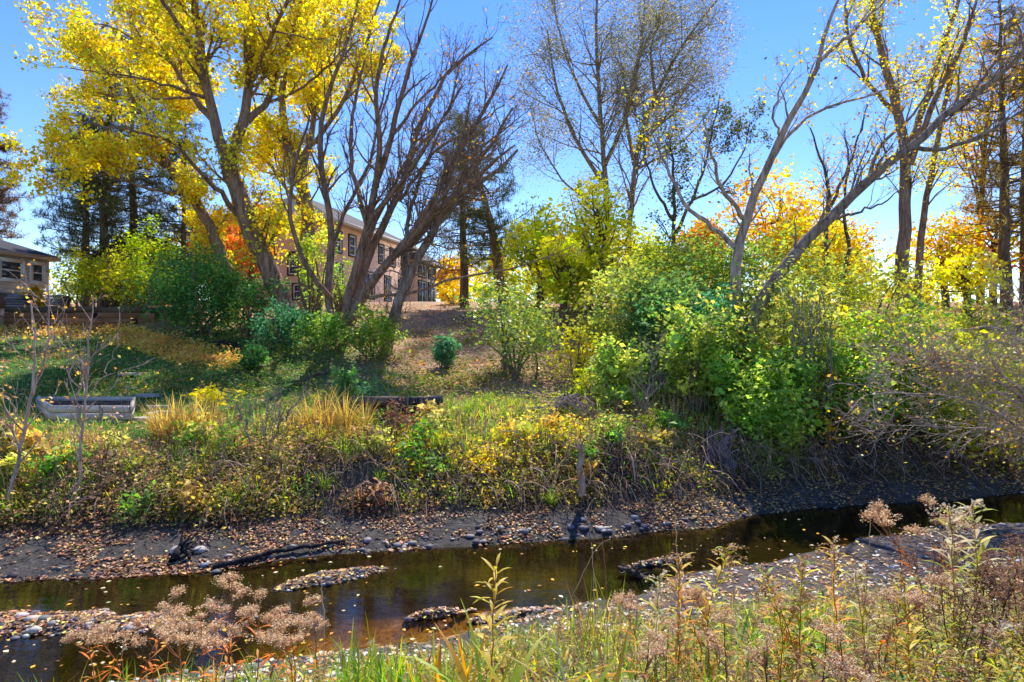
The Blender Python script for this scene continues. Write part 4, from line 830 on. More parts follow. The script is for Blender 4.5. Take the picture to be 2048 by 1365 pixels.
tag(g.build('fallen_leaves', M_DRY), kind='stuff', label='brown and tan leaf litter on shore and hillside', cat='leaves')
g = Geo(); p = field(190, 5.2, 11.5, r, lambda x, y: (T_(x, y) < -.05) * (SN(x, y) < -.05) * (fbm(x, y, .9, 44) > .5)); p[:, 2] = .006
flat_leaves(g, p, r.uniform(.03, .07, len(p)), r, pal([(240, 180, 60), (225, 205, 160), (200, 140, 70), (150, 110, 70)], len(p), r), tilt=.04)
tag(g.build('floating_leaves', M_DRY), kind='stuff', label='yellow and pale leaves floating on the creek', cat='leaves')

def stones(g, c, size, r, C, base=ICO1):
    N = len(c); V0, F0 = base; n = len(V0); a = r.uniform(0, 2 * np.pi, N); sc3 = np.c_[r.uniform(.7, 1.3, N), r.uniform(.6, 1.1, N), r.uniform(.35, .7, N)] * np.asarray(size).reshape(-1, 1)
    V = V0[None] * (1 + r.normal(0, .12, (N, n, 1))) * sc3[:, None]; ca, sa = np.cos(a)[:, None], np.sin(a)[:, None]
    V = np.stack([V[..., 0] * ca - V[..., 1] * sa, V[..., 0] * sa + V[..., 1] * ca, V[..., 2]], -1) + np.asarray(c)[:, None]
    g.add(V, (F0[None] + (np.arange(N) * n)[:, None, None]).reshape(-1, 3), np.repeat(C, n, axis=0))
STN = [(120, 116, 122), (96, 92, 98), (150, 142, 140), (170, 160, 150), (76, 74, 82)]
g = Geo(); p = field(2600, 7, 11.6, r, lambda x, y: (T_(x, y) > -.12) * (TB(x, y) < .05) * np.clip(1.1 - T_(x, y) / beachw(x), .1, 1) * (fbm(x, y, .8, 45) > .42)); stones(g, p - Z3 * .01, np.exp(r.normal(-4.0, .5, len(p))), r, pal([(104, 100, 106), (80, 76, 82), (130, 122, 120), (64, 60, 64)], len(p), r))
p = field(1500, 4.6, 9, r, lambda x, y: (barq(x, y) < 1.05) * 1.0); stones(g, p, np.exp(r.normal(-3.9, .4, len(p))), r, pal(STN + [(200, 192, 182)], len(p), r))
p = field(1800, 4.6, 10, r, lambda x, y: (SN(x, y) > -.1) * (SN(x, y) < 1.7) * (fbm(x, y, .6, 46) > .45)); stones(g, p, np.exp(r.normal(-3.9, .45, len(p))), r, pal(STN + [(220, 214, 206)], len(p), r))
tag(g.build('pebbles', M_STONE, smooth=False), kind='stuff', label='grey pebbles along the waterline and gravel bars', cat='pebbles')
def rock(px, py, wpx, label, colr=(130, 126, 130), sd=1, group=None, flat=.5):
    r = rng(sd); d = 8.5
    for _ in range(12): d = .5 * d + .5 * (CAMZ - hz(PX(px, d), d)) * F / (py - 682)
    x = PX(px, d); z = hz(x, d); s = wpx / F * d / 2; V0, F0 = ICO2; V = V0 * (1 + .16 * np.sin(V0 @ r.normal(0, 2, (3, 3))).sum(1, keepdims=True) / 2) * np.array([s, s * .8, s * flat])
    g = Geo(); g.add(V, F0, np.clip(lin(*colr) * r.uniform(.85, 1.15), 0, .9)); o = g.build('rock', M_STONE, smooth=True); o.location = (x, d, z + s * flat * .35); o.rotation_euler = (0, 0, r.uniform(0, 6)); tag(o, label, 'rock', group)
rock(356, 1102, 32, 'pale rounded rock above the drift root on the shore', (176, 168, 162), 1); rock(398, 1102, 28, 'pale flat rock between drift root and drift log', (180, 172, 166), 2)
rock(1270, 1036, 18, 'rounded pale grey rock on the mud below the bank post', (150, 150, 156), 3); rock(1166, 1040, 14, 'flat bluish rock on the mud near the bank post', (120, 126, 140), 4)
rock(408, 1132, 20, 'wet bluish rock beside the drift log end', (110, 120, 136), 5)
r = rng(77)
for k in range(44):
    px = r.uniform(430, 1400); py = np.interp(px, [430, 800, 1000, 1400], [1118, 1090, 1070, 1046]) + r.normal(0, 8); rock(px, py, r.uniform(9, 20), 'small grey stone lying along the muddy waterline', STN[r.integers(0, 4)], 300 + k, 'stones along the muddy waterline', r.uniform(.35, .6))
for k in range(16):
    px = r.uniform(1380, 1800); py = np.interp(px, [1380, 1550, 1800], [1168, 1140, 1085]) + r.uniform(4, 36); rock(px, py, r.uniform(9, 22), 'grey stone half sunk in the purplish gravel bar', (128, 118, 122), 360 + k, 'stones on the gravel bar', .35)

# lawn
r = rng(210); g = Geo(); p = field(42000, 10, 24, r, lambda x, y: lawnf(x, y)); N = len(p); dd = np.c_[r.normal(0, .5, (N, 2)), np.ones(N)]
strips(g, p, dd, r.uniform(.06, .15, N), r.uniform(.012, .022, N), r, pal([(96, 156, 50), (122, 180, 62), (80, 134, 46), (168, 186, 80)], N, r, [3, 3, 3, 1]), 1, .5)
tag(g.build('lawn_grass', M_LEAF), kind='stuff', label='short green lawn grass around the raised bed', cat='grass')
# low weeds over the terrace, bank and slope
def weeds(name, label, N, m, d0, d1, keep, hgt, spread, size, cols, seed, w=None, asp=.5, mat_=M_LEAF, sig=.3):
    r = rng(seed); p = field(N, d0, d1, r, keep); mm = np.maximum(3, (m * .68 * r.uniform(.4, 1.6, N)).astype(int)); size = size * 1.12; i = np.repeat(np.arange(N), mm); n = len(i); H = hgt * np.exp(r.normal(0, .4, N))
    q = p[i] + np.c_[r.normal(0, spread, (n, 2)), np.zeros(n)]; q[:, 2] = height(q[:, 0], q[:, 1]) + .02 + r.random(n) * H[i]
    C = pal(cols, N, r, w, .2)[i] * .65 + pal(cols, n, r, w, .2) * .35; g = Geo(); leaves(g, q, size * r.uniform(.5, 1.4, n), r, np.clip(C, .004, .85), asp, .25); 
    return tag(g.build(name, mat_), kind='stuff', label=label, cat='weeds')
AUT = [(176, 160, 76), (214, 184, 90), (136, 160, 66), (200, 156, 122), (150, 114, 96), (116, 170, 64), (226, 204, 76), (150, 186, 70)]
weeds('bank_weeds', 'tangle of autumn weeds clothing the far bank', 1900, 26, 8.2, 14, lambda x, y: (TB(x, y) > .3) * (TB(x, y) < 1.9) * (x < 5.5) * np.clip((fbm(x, y, .7, 57) - .38) * 6, 0, 1), .14, .11, .055, AUT, 220)
weeds('dark_bank_weeds', 'brown dry weeds on the lower bank', 900, 20, 8, 14, lambda x, y: (TB(x, y) > .1) * (TB(x, y) < 1.2) * (fbm(x, y, .6, 59) > .48), .14, .11, .05, [(96, 72, 56), (130, 96, 70), (70, 60, 44), (150, 110, 80)], 221, mat_=M_DRY)
weeds('terrace_weeds', 'green and yellow weeds over the terrace', 2600, 22, 10.5, 18, lambda x, y: (TB(x, y) > 1.2) * np.where(lawnf(x, y) > .4, .1, 1) * (x > -7) * np.clip((fbm(x, y, 1.6, 51) - .3) * 3, 0, 1), .16, .13, .065, [(96, 140, 50), (130, 165, 60), (70, 110, 50), (190, 185, 70), (160, 130, 90)], 222)
weeds('slope_weeds', 'scattered green weeds on the leaf-covered slope', 1500, 20, 15, 27, lambda x, y: (fbm(x, y, 2.2, 52) > .5) * (x > -14) * np.where(x < -6, 1, .5), .2, .18, .08, [(90, 130, 52), (60, 100, 56), (140, 150, 60), (176, 130, 80)], 223)
weeds('orange_ferns', 'orange and yellow ferns along the foot of the timber wall', 520, 30, 15.5, 24.5, lambda x, y: (fbm(x, y, 1.0, 64) > .46) * (x < -8) * (x > -19) * (np.abs(y - (22.6 - .55 * np.clip(x + 15.5, 0, 9))) < .9) * np.clip((fbm(x, y, 1.3, 63) - .3) * 3, .05, 1), .16, .18, .08, [(245, 205, 100), (232, 184, 96), (206, 190, 96), (232, 156, 104)], 224)
weeds('pink_bramble_leaves', 'pinkish and amber bramble leaves on the bank below the raised bed', 480, 20, 8.5, 12, lambda x, y: (TB(x, y) > .2) * (TB(x, y) < 1.9) * (x < -3.2) * (fbm(x, y, .8, 60) > .47), .25, .14, .055, [(226, 180, 150), (236, 196, 120), (215, 150, 130), (176, 130, 110), (205, 190, 110), (140, 150, 80)], 225)
weeds('gold_bank_leaves', 'golden leaves over the middle of the bank', 190, 28, 9.6, 12.5, lambda x, y: (TB(x, y) > .7) * (TB(x, y) < 1.9) * (x > -1.9) * (x < 1.2) * (fbm(x, y, .6, 58) > .5), .22, .13, .07, [(232, 212, 76), (216, 200, 70), (200, 204, 76), (226, 176, 84)], 226)
weeds('lower_weeds_by_trees', 'brown twiggy leaf litter under the thicket', 900, 18, 11, 15, lambda x, y: (x > 1) * (TB(x, y) > .3), .14, .14, .06, [(96, 70, 50), (130, 96, 66), (190, 150, 60), (70, 80, 40)], 227, mat_=M_DRY)

r = rng(228); g = Geo(); p = field(9000, 8.6, 14.5, r, lambda x, y: (TB(x, y) > .35) * (TB(x, y) < 3.2) * (x < 5.5) * np.clip((fbm(x, y, .9, 66) - .4) * 5, 0, 1)); N = len(p)
strips(g, p, np.c_[r.normal(0, .5, N), r.normal(-.25, .5, N), np.ones(N)], r.uniform(.16, .42, N), r.uniform(.008, .016, N), r, pal([(126, 176, 60), (160, 190, 70), (206, 186, 90), (190, 150, 84), (100, 150, 56)], N, r, [3, 2, 2, 2, 2]), 4, r.uniform(.6, 2.4, N))
tag(g.build('far_bank_grass', M_LEAF), kind='stuff', label='long green and straw grass drooping down the far bank', cat='grass')
r = rng(229); g = Geo(); p = field(3000, 9.5, 14, r, lambda x, y: (x > 2.2) * (T_(x, y) > 0) * (TB(x, y) < .7)); flat_leaves(g, p + Z3 * .02, np.exp(r.normal(-3.1, .3, len(p))), r, pal([(214, 180, 90), (196, 150, 84), (176, 150, 100), (226, 170, 70), (130, 104, 70)], len(p), r))
tag(g.build('shore_leaves', M_DRY), kind='stuff', label='yellow and tan leaves on the mud under the thicket', cat='leaves')
# dry stems and root strands hanging over the bank
r = rng(230); g = Geo(); p = field(1500, 8.6, 13.2, r, lambda x, y: (TB(x, y) > .25) * (TB(x, y) < 1.5) * (x > -6.5) * np.where(x > .2, 1, .5)); N = len(p)
n = 6; out = np.zeros((N, n, 3)); out[:, 0] = p + Z3 * r.uniform(.05, .35, (N, 1)); dv = nrm(np.c_[r.normal(0, .35, N), -np.abs(r.normal(.6, .3, N)), r.normal(.25, .35, N)])
ln = r.uniform(.3, .9, N)
for j in range(1, n):
    dv = nrm(dv + r.normal(0, .14, (N, 3)) - Z3 * .33); out[:, j] = out[:, j - 1] + dv * (ln / (n - 1))[:, None]; hh = height(out[:, j, 0], out[:, j, 1]) + .02; out[:, j, 2] = np.maximum(out[:, j, 2], hh)
tubes(g, out, np.linspace(.006, .003, n)[None] * r.uniform(.6, 1.5, (N, 1)), 3, pal([(150, 122, 104), (110, 88, 76), (176, 150, 130), (90, 72, 64)], N, r))
tag(g.build('dry_stems', M_TWIG), kind='stuff', label='dry stems and root strands hanging over the eroded bank', cat='dry stems')
r = rng(231); g = Geo(); p = field(1300, 8.6, 13, r, lambda x, y: (TB(x, y) > .4) * (TB(x, y) < 2.6) * (x < 6)); N = len(p); st, rr_ = grow(np.stack([p, p + Z3 * .3], 1), np.full((N, 2), .006), 1500, r, tmin=0, ang=(0, 30), length=.75, n=5, up=.3, curl=.0, wig=.12, rmin=.003)
tubes(g, st, rr_, 3, pal([(176, 150, 130), (140, 112, 92), (110, 84, 70), (196, 160, 120)], len(st), r)); tag(g.build('dead_stalks', M_TWIG), kind='stuff', label='thin dead weed stalks standing on the bank', cat='dry stems')

# ------------------------------------------------------------------ plants on the bank
def tussock(seed, cols, tips, n=90, L=.6, wd=.012, bend=1.8):
    r = rng(seed); t = thing('sedge_tussock', 'x', 'sedge', (0, 0, 0)); g = Geo(); a = r.uniform(0, 2 * np.pi, n); tl = r.uniform(.1, .8, n); b = np.c_[np.cos(a), np.sin(a), np.zeros(n)] * r.uniform(0, .09, (n, 1)) - Z3 * .03
    strips(g, b, np.c_[np.cos(a) * tl, np.sin(a) * tl, np.ones(n)], L * r.uniform(.5, 1.2, n), wd * r.uniform(.7, 1.3, n), r, pal(cols, n, r), 5, bend * r.uniform(.5, 1.4, n), C2=pal(tips, n, r)); g.build('blades', M_LEAF, t); return t
TG = tussock(401, [(90, 140, 40), (120, 165, 50)], [(150, 185, 60), (190, 190, 80)]); TS = tussock(402, [(160, 150, 66), (180, 156, 80)], [(215, 190, 110), (200, 160, 90)], 110, .75); TO = tussock(403, [(120, 140, 50), (170, 150, 66)], [(215, 170, 80), (196, 140, 80)], 100, .65)
LT = {0: ('bright green sedge tuft growing on the far bank', 'green sedge tufts on the bank'), 1: ('straw-coloured sedge tuft arching over the far bank top', 'straw sedge tufts on the bank'), 2: ('orange-tinged sedge tuft arching over the far bank', 'orange sedge tufts on the bank')}
for k, t in enumerate((TG, TS, TO)): t['label'], t['group'] = LT[k]; t.name = ('green_sedge', 'straw_sedge', 'orange_sedge')[k]
used = set(); r = rng(404)
def put_t(k, px, d, s):
    b = G(px, d, -.01); src = (TG, TS, TO)[k]
    if k not in used: used.add(k); src.location = tuple(b); src.scale = (s, s, s); return
    dup(src, b, r.uniform(0, 6.28), s)
for px, d, s in ((330, 10.6, 1), (350, 10.8, 1.1), (375, 10.7, 1.1), (395, 10.9, 1.0), (315, 10.9, .9), (620, 11, 1), (650, 11.1, 1.1), (690, 11.2, 1.1), (730, 11.3, .9), (130, 10.2, .5), (170, 10.2, .5), (200, 10.2, .5), (420, 11.0, 1.0)): put_t(1, px, d, s)
for px, d, s in ((150, 10.0, .5), (660, 10.8, .9), (700, 10.6, .9), (870, 11.6, .8), (360, 10.5, 1.0), (240, 10.0, .55), (640, 10.5, .9), (1015, 11.0, .6), (590, 10.7, .8)): put_t(2, px, d, s)
for px, d, s in ((465, 9.0, .55), (440, 8.9, .5), (630, 10.4, .8), (690, 10.2, .8), (720, 10.3, .8), (750, 10.4, .7), (1100, 9.7, .5), (1105, 9.65, .45), (820, 10.6, .7), (870, 10.7, .7), (990, 10.9, .6), (1060, 11.0, .6), (1310, 11.2, .6), (1300, 11.8, .7), (940, 12.2, .7), (960, 12.6, .7), (900, 13, .7), (980, 13.4, .7), (1020, 13.2, .6), (650, 9.6, .6), (560, 9.9, .6), (270, 9.5, .6), (130, 9.4, .6), (870, 12.0, .9), (1140, 11.4, .6), (1200, 11.4, .6), (760, 9.8, .5)): put_t(0, px, d, s)

def vine(name, label, px, d, top, bot, cols, seed, n=130, wd=.07, size=.055):
    r = rng(seed); a, b = P(px, top, d), P(px + r.uniform(-30, 30), bot, d - .5); q, rr = poly([a + np.array([0, .5, .1]), a, (a + b) / 2 + np.array([r.normal(0, .08), -.05, 0]), b], [.009, .004], 12, r, .02)
    base_ = np.array([q[0, 0], q[0, 1], hz(q[0, 0], q[0, 1])]); t = thing(name, label, 'vine', base_); g = Geo(); tubes(g, q[None], rr[None], 4, lin(120, 96, 70)); g.build('stem', M_TWIG, t, base_)
    i = r.integers(0, 12, n); g = Geo(); leaves(g, q[i] + r.normal(0, wd, (n, 3)) * np.array([1, .6, 1]), size * r.uniform(.7, 1.3, n), r, pal(cols, n, r), .7, .8); g.build('foliage', M_LEAF, t, base_)
YV = [(235, 210, 40), (215, 195, 40), (190, 190, 50)]
vine('yellow_vine', 'long yellow-leaved vine hanging straight down the bank beside the brown seedlings', 365, 9.2, 960, 1070, YV, 421, 160)
vine('yellow_vine', 'yellow-leaved vine hanging to the mud below the leafless twiggy shrub', 522, 9.3, 965, 1060, YV, 422); vine('yellow_vine', 'bushy lemon-yellow vine trailing down beside the sedge tuft on the mud', 568, 9.4, 960, 1062, YV + [(170, 190, 60)], 423, 190, .1)
vine('yellow_vine', 'short yellow vine trailing from the golden leaves of the middle bank', 945, 10.0, 970, 1030, YV, 424, 90, .05); vine('yellow_vine', 'sparse yellow vine on the bank beside the bare root mass', 1345, 10.4, 950, 1000, YV, 425, 70)
vine('amber_vine', 'amber-leaved vine draped below the lime thicket shrub', 1650, 11.6, 830, 960, [(240, 170, 60), (225, 140, 60), (200, 170, 60)], 426, 110, .14)

shrub('golden_bank_shrub', 'golden-leaved shrub spilling over the middle of the bank', 880, 11.0, 880, 110, [(236, 214, 70), (220, 205, 70), (190, 195, 70), (226, 176, 80)], None, 431, K=45, m=34, size=.06)
shrub('olive_bank_shrub', 'olive shrub at the bank edge beside the twiggy leafless shrub', 465, 10.2, 905, 130, [(150, 140, 50), (190, 175, 60), (120, 116, 50)], None, 432, K=40, m=34, size=.06)
shrub('yellow_tuft_shrub', 'yellow shrub low on the bank under the golden-leaved one', 930, 10.3, 925, 80, YV + [(230, 150, 60)], None, 433, K=26, m=30, size=.055)
shrub('amber_bank_shrub', 'amber shrub beside the weathered bank post', 1110, 11.0, 905, 70, [(245, 190, 60), (240, 140, 70), (200, 190, 70)], None, 434, K=26, m=28, size=.055)
shrub('lime_terrace_shrub', 'small lime shrub in front of the brush pile', 1080, 12.4, 825, 46, [(205, 200, 60), (160, 180, 60)], None, 435, K=18, m=26, size=.06)
shrub('green_terrace_shrub', 'dark green weedy shrub behind the dark terrace timbers', 690, 13.4, 735, 60, DKG, None, 436, K=24, m=36, size=.07)
shrub('blue_terrace_shrub', 'blue-green weedy shrub beside the dark terrace timbers', 745, 13.2, 770, 60, [(70, 120, 90), (90, 140, 90)], None, 437, K=20, m=34, size=.07)
shrub('yellow_seedling', 'yellow seedling spreading flat leaves behind the raised bed path', 420, 12.4, 785, 90, [(240, 215, 50), (215, 200, 50)], None, 438, K=16, m=22, size=.1, low=.6)
shrub('lime_slope_shrub', 'pale lime shrub in dappled light under the thicket edge', 1190, 14.6, 730, 110, YG, None, 439, K=40, m=34, size=.08)
shrub('green_slope_shrub', 'green sapling in front of the thicket above the brush pile', 1240, 12.8, 780, 70, LIM, None, 440, K=34, m=50, size=.07, low=.3)
shrub('brown_bank_shrub', 'rusty brown weed clump at the bank edge before the timbers', 800, 10.9, 815, 60, [(130, 90, 70), (160, 110, 80), (100, 70, 56)], None, 441, K=26, m=40, size=.05, mat_=M_DRY)
shrub('cream_bank_shrub', 'cream-and-green weed clump beside the dark terrace timbers', 868, 11.5, 815, 60, [(205, 195, 120), (170, 180, 90), (220, 170, 110)], None, 442, K=24, m=40, size=.055)

wc = [([(110, 160, 60), (140, 180, 70), (90, 140, 56)], 'green leafy weed clump on the face of the far bank', 'green weed clumps on the far bank'), ([(214, 190, 90), (220, 176, 96), (190, 180, 90)], 'amber leafy weed clump on the face of the far bank', 'amber weed clumps on the far bank'), ([(176, 140, 110), (200, 164, 124), (150, 116, 94)], 'tan-brown weed clump on the face of the far bank', 'tan-brown weed clumps on the far bank'), ([(206, 200, 90), (170, 180, 76), (226, 214, 130)], 'pale yellow-green weed clump on the face of the far bank', 'pale weed clumps on the far bank')]
r = rng(445)
for k in range(40):
    px = r.uniform(20, 1420); x9 = PX(px, 10); d = float(yfar(np.array([x9]))[0] + beachw(x9)) + r.uniform(.35, 2.0); c_, l_, g_ = wc[r.choice(4, p=[.35, .25, .18, .22])]; b_ = G(px, d); hh = r.uniform(.22, .5); topy = 682 - (b_[2] + hh - CAMZ) * F / d
    shrub('weed_clump', l_, px, d, topy, r.uniform(30, 75), c_, None, 600 + k, K=12, m=20, size=r.uniform(.05, .1), ns=8, group=g_, shell=.3, low=.1)
def bare_bush(name, label, limbs, colr, lv, seed, leaf=None, cat='shrub'): return traced_tree(name, label, limbs, colr, lv, leaf, seed, cat, None, None, True)
sap = [dict(B=26, length=.85, n=6, ang=(35, 60), up=.35, curl=.08, rf=.6, rmax=.012, tmin=.2, wig=.1, rmin=.005), dict(B=90, length=.4, n=5, ang=(30, 60), up=.2, rmin=.004, wig=.1)]
PT = lin(196, 172, 158)
bare_bush('bare_sapling', 'pale bare sapling with pinkish leaves at its foot leaning over the raised bed corner', [([(5, 1040, 8.9), (30, 950, 8.9), (52, 850, 8.9), (66, 770, 8.9), (72, 690, 8.9), (62, 600, 8.9)], .03, .008), ([(52, 860, 8.9), (20, 800, 8.7), (-30, 755, 8.5)], .012, .005), ([(60, 800, 8.9), (90, 720, 9.0), (98, 640, 9.1), (100, 570, 9.2)], .015, .005), ([(40, 900, 8.9), (-10, 850, 9.1), (-40, 830, 9.2)], .01, .004)], PT, sap, 451, dict(N=160, size=.06, spread=.1, pal=[(240, 170, 110), (250, 190, 80)]), 'tree')
bare_bush('bare_sapling', 'straight bare sapling standing in front of the raised garden bed', [([(152, 1040, 9.0), (158, 940, 9.0), (166, 860, 9.0), (170, 780, 9.0), (180, 690, 9.0), (186, 590, 9.0)], .027, .006), ([(166, 860, 9), (150, 790, 8.8), (140, 700, 8.7), (120, 640, 8.6)], .012, .004), ([(168, 800, 9), (215, 740, 9.2), (240, 690, 9.3)], .01, .004)], PT, sap, 452, dict(N=60, size=.055, spread=.1, pal=[(240, 170, 110), (250, 190, 80)]), 'tree')
bare_bush('bare_seedling', 'thin brown seedling on the bank between sapling and yellow vine', [([(205, 1060, 8.9), (195, 990, 8.9), (200, 940, 8.9), (218, 890, 8.9)], .012, .004)], lin(150, 112, 90), [dict(B=14, length=.4, n=5, ang=(25, 60), up=.2, rmin=.003, wig=.15)], 453, None, 'tree')
bare_bush('leafless_twiggy_shrub', 'leafless grey twiggy shrub at the bank top before the terrace timbers', [([(520, 940, 10.1), (500, 890, 10.1), (488, 840, 10.1), (470, 800, 10.1)], .02, .007), ([(525, 940, 10.1), (545, 880, 10.0), (575, 830, 9.9), (600, 795, 9.9)], .02, .007), ([(522, 940, 10.1), (530, 870, 10.3), (535, 810, 10.4)], .016, .006)], lin(150, 136, 130), [dict(B=50, length=.7, n=6, ang=(20, 50), up=.25, rf=.5, rmin=.004, wig=.14), dict(B=260, length=.3, n=4, ang=(25, 60), up=.1, rmin=.003, wig=.16)], 454)
lowbr = [dict(B=190, length=1.2, n=7, ang=(15, 50), up=-.03, curl=-.02, rf=.5, rmax=.014, wig=.14, rmin=.007, bias=(-.3, 0, 0)), dict(B=1500, length=.5, n=5, ang=(25, 60), up=0, rmin=.005, wig=.18), dict(B=2400, length=.22, n=4, rmin=.0025)]
bare_bush('arching_bare_shrub', 'big arching leafless shrub with pale twigs leaning out over the creek', [
    ([(2110, 930, 12.4), (2080, 830, 10.5), (2020, 770, 10.3), (1930, 745, 10.1), (1840, 735, 9.9), (1770, 715, 9.8)], .04, .006), ([(2110, 915, 12.4), (2060, 790, 10.3), (1980, 730, 10), (1890, 700, 9.8), (1800, 690, 9.6)], .035, .005),
    ([(2110, 930, 12.4), (2040, 850, 10.1), (1960, 800, 9.9), (1880, 790, 9.7), (1800, 780, 9.6), (1730, 790, 9.5)], .035, .005), ([(2105, 930, 12.4), (2040, 870, 10.4), (1960, 855, 10.4), (1880, 850, 10.3), (1760, 850, 10.2)], .03, .005),
    ([(2110, 900, 12.4), (2090, 760, 10.7), (2050, 680, 10.7), (1990, 650, 10.6), (1900, 660, 10.4)], .035, .005), ([(2110, 900, 12.4), (2080, 720, 11), (2060, 620, 11.1), (2000, 560, 11.2)], .03, .005)], lin(206, 180, 164), lowbr, 455,
    dict(N=1500, size=.055, spread=.12, pal=[(235, 200, 70), (225, 160, 80), (215, 200, 150), (196, 186, 76)]))
r = rng(456)
hv = []
for k in range(16): x0 = 1620 + r.uniform(-40, 50); y0 = 590 + r.uniform(-10, 60); hv.append(([(x0, y0, 12.6), (x0 + r.uniform(-15, 15), y0 + 90, 12.3), (x0 + r.uniform(-40, 40), y0 + 180, 12.1), (x0 + r.uniform(-50, 60), y0 + r.uniform(220, 330), 12.1)], .011, .005))
hv.insert(0, ([(1640, 900, 12.4), (1630, 750, 12.5), (1600, 620, 12.6), (1560, 570, 13)], .03, .012))
bare_bush('hanging_vine_tangle', 'grey leafless vine tangle hanging from the slanting trunk', hv, lin(160, 146, 138), [dict(B=80, length=.5, n=5, ang=(25, 70), up=-.2, rf=.6, rmin=.004, wig=.25)], 457, dict(N=160, size=.07, spread=.15, pal=[(235, 180, 60), (215, 150, 60)]), 'vine')
hv = [([(1440 + r.uniform(-40, 40), 880 + r.uniform(-30, 20), 11.2), (1440 + r.uniform(-50, 40), 930, 11), (1440 + r.uniform(-60, 40), 990 + r.uniform(-30, 15), 10.7)], .008, .004) for k in range(40)]
bare_bush('bare_root_mass', 'grey mass of bare roots hanging to the mud beside the lime thicket', hv, lin(150, 130, 128), [dict(B=120, length=.4, n=5, ang=(15, 50), up=-.2, rf=.6, rmin=.003, wig=.2)], 458, None, 'roots')
bare_bush('bare_thicket_sapling', 'slim bare grey sapling in the shade of the thicket', [([(1290, 880, 12.2), (1292, 810, 12.2), (1300, 760, 12.2), (1305, 700, 12.2)], .02, .006)], lin(160, 146, 140), sap, 459, None, 'tree')

# ------------------------------------------------------------------ dead wood
r = rng(470); bp = G(1140, 12.2); t = thing('brush_pile', 'pile of grey dead sticks at the foot of the thicket', 'brush pile', bp)
for k in range(46):
    a = r.uniform(-1.2, 1.2) + (math.pi if r.random() < .4 else 0); L = r.uniform(.5, 1.3); top = bp + np.array([r.normal(0, .18), r.normal(0, .2), r.uniform(.15, .45)]); e = top + np.array([math.cos(a) * L * .6, math.sin(a) * L * .4, 0]); e[2] = hz(e[0], e[1]) + .03
    q, rr = poly([top, (top + e) / 2 + np.array([0, 0, .06]), e], [.012 + .01 * r.random(), .006], 6, r, .01); g = Geo(); tubes(g, q[None], rr[None], 5, lin(150, 132, 126) * r.uniform(.5, 1.2)); g.build('stick', M_TWIG, t, bp)
def log(name, label, pts, r0, r1, colr, cat, seed, lift=.0, sides=8, twig=0):
    r = rng(seed); q, rr = poly(pts, [r0, r1], 16, r, r0 * .25); b = q[0].copy(); g = Geo(); tubes(g, q[None], rr[None] * (1 + r.normal(0, .08, rr.shape)), sides, colr)
    for e, s in ((0, 0), (-1, 1)): 
        pass
    if twig: Pt, Rr = grow(q[None], rr[None], twig, r, tmin=.1, length=.35, n=4, rmin=.004, wig=.2, ang=(30, 80)); tubes(g, Pt, Rr, 4, colr)
    return tag(g.build(name, M_BARK, None, b, smooth=True), label, cat) , setattr(col.objects[-1], 'location', tuple(b))
def S(px, py, lift=0.0):
    d = 9.0
    for _ in range(25): d = .6 * d + .4 * (CAMZ - hz(PX(px, d), d)) * F / max(py - 682, 20)
    q = G(px, d); q[2] += lift; return q
log('drift_log', 'long thin dark drift log lying along the muddy shore', [S(425, 1138, .03), S(500, 1124, .04), S(570, 1108, .05), S(640, 1098, .06), S(690, 1088, .05)], .035, .02, lin(56, 52, 54), 'log', 471)
log('drift_root', 'clump of dark washed-up roots below the pale rocks', [S(345, 1128, .03), S(358, 1112, .1), S(366, 1108, .14), S(378, 1122, .04)], .05, .02, lin(60, 56, 56), 'root', 472, twig=11)
log('leaning_branch', 'pale bare branch slanting from the bank down to the water', [P(146, 1045, 8.9), P(110, 1085, 8.6), P(80, 1130, 8.1), P(56, 1175, 7.3)], .014, .02, lin(150, 130, 116), 'branch', 473, twig=8)
log('fallen_black_limb', 'curved black fallen limb on the slope below the dark shrubs', [G(425, 20.8, .05), G(450, 20.6, .22), G(470, 20.4, .2), G(492, 20.0, .02)], .09, .05, lin(52, 44, 42), 'log', 474)
log('fallen_brown_limb', 'crooked dead limb lying across the weedy slope', [G(590, 16.6, .05), G(630, 17, .2), G(668, 17.2, .3), G(700, 17.6, .1)], .04, .025, lin(110, 92, 84), 'log', 475, twig=20)
log('bank_post', 'short weathered post standing on the bank edge', [P(1164, 992, 9.6), P(1158, 940, 9.62), P(1161, 888, 9.65)], .06, .05, lin(205, 168, 140), 'post', 476)
log('bank_log', 'short pale log stuck in the bank beside the weathered post', [P(1112, 980, 10.1), P(1135, 984, 10.0), P(1150, 984, 9.95)], .035, .03, lin(170, 150, 120), 'log', 477)
log('water_snag', 'gnarled snag with bare prongs standing in the shallow water', [P(1236, 1136, 7.55), P(1258, 1142, 7.5), P(1280, 1150, 7.45), P(1292, 1162, 7.4)], .03, .045, lin(96, 84, 76), 'driftwood', 478, twig=9)
log('slope_stick', 'thin fallen stick across the brown slope under the honeysuckle', [G(1010, 14.2, .08), G(1060, 14.4, .15), G(1130, 14.8, .1)], .018, .01, lin(110, 92, 80), 'branch', 479)

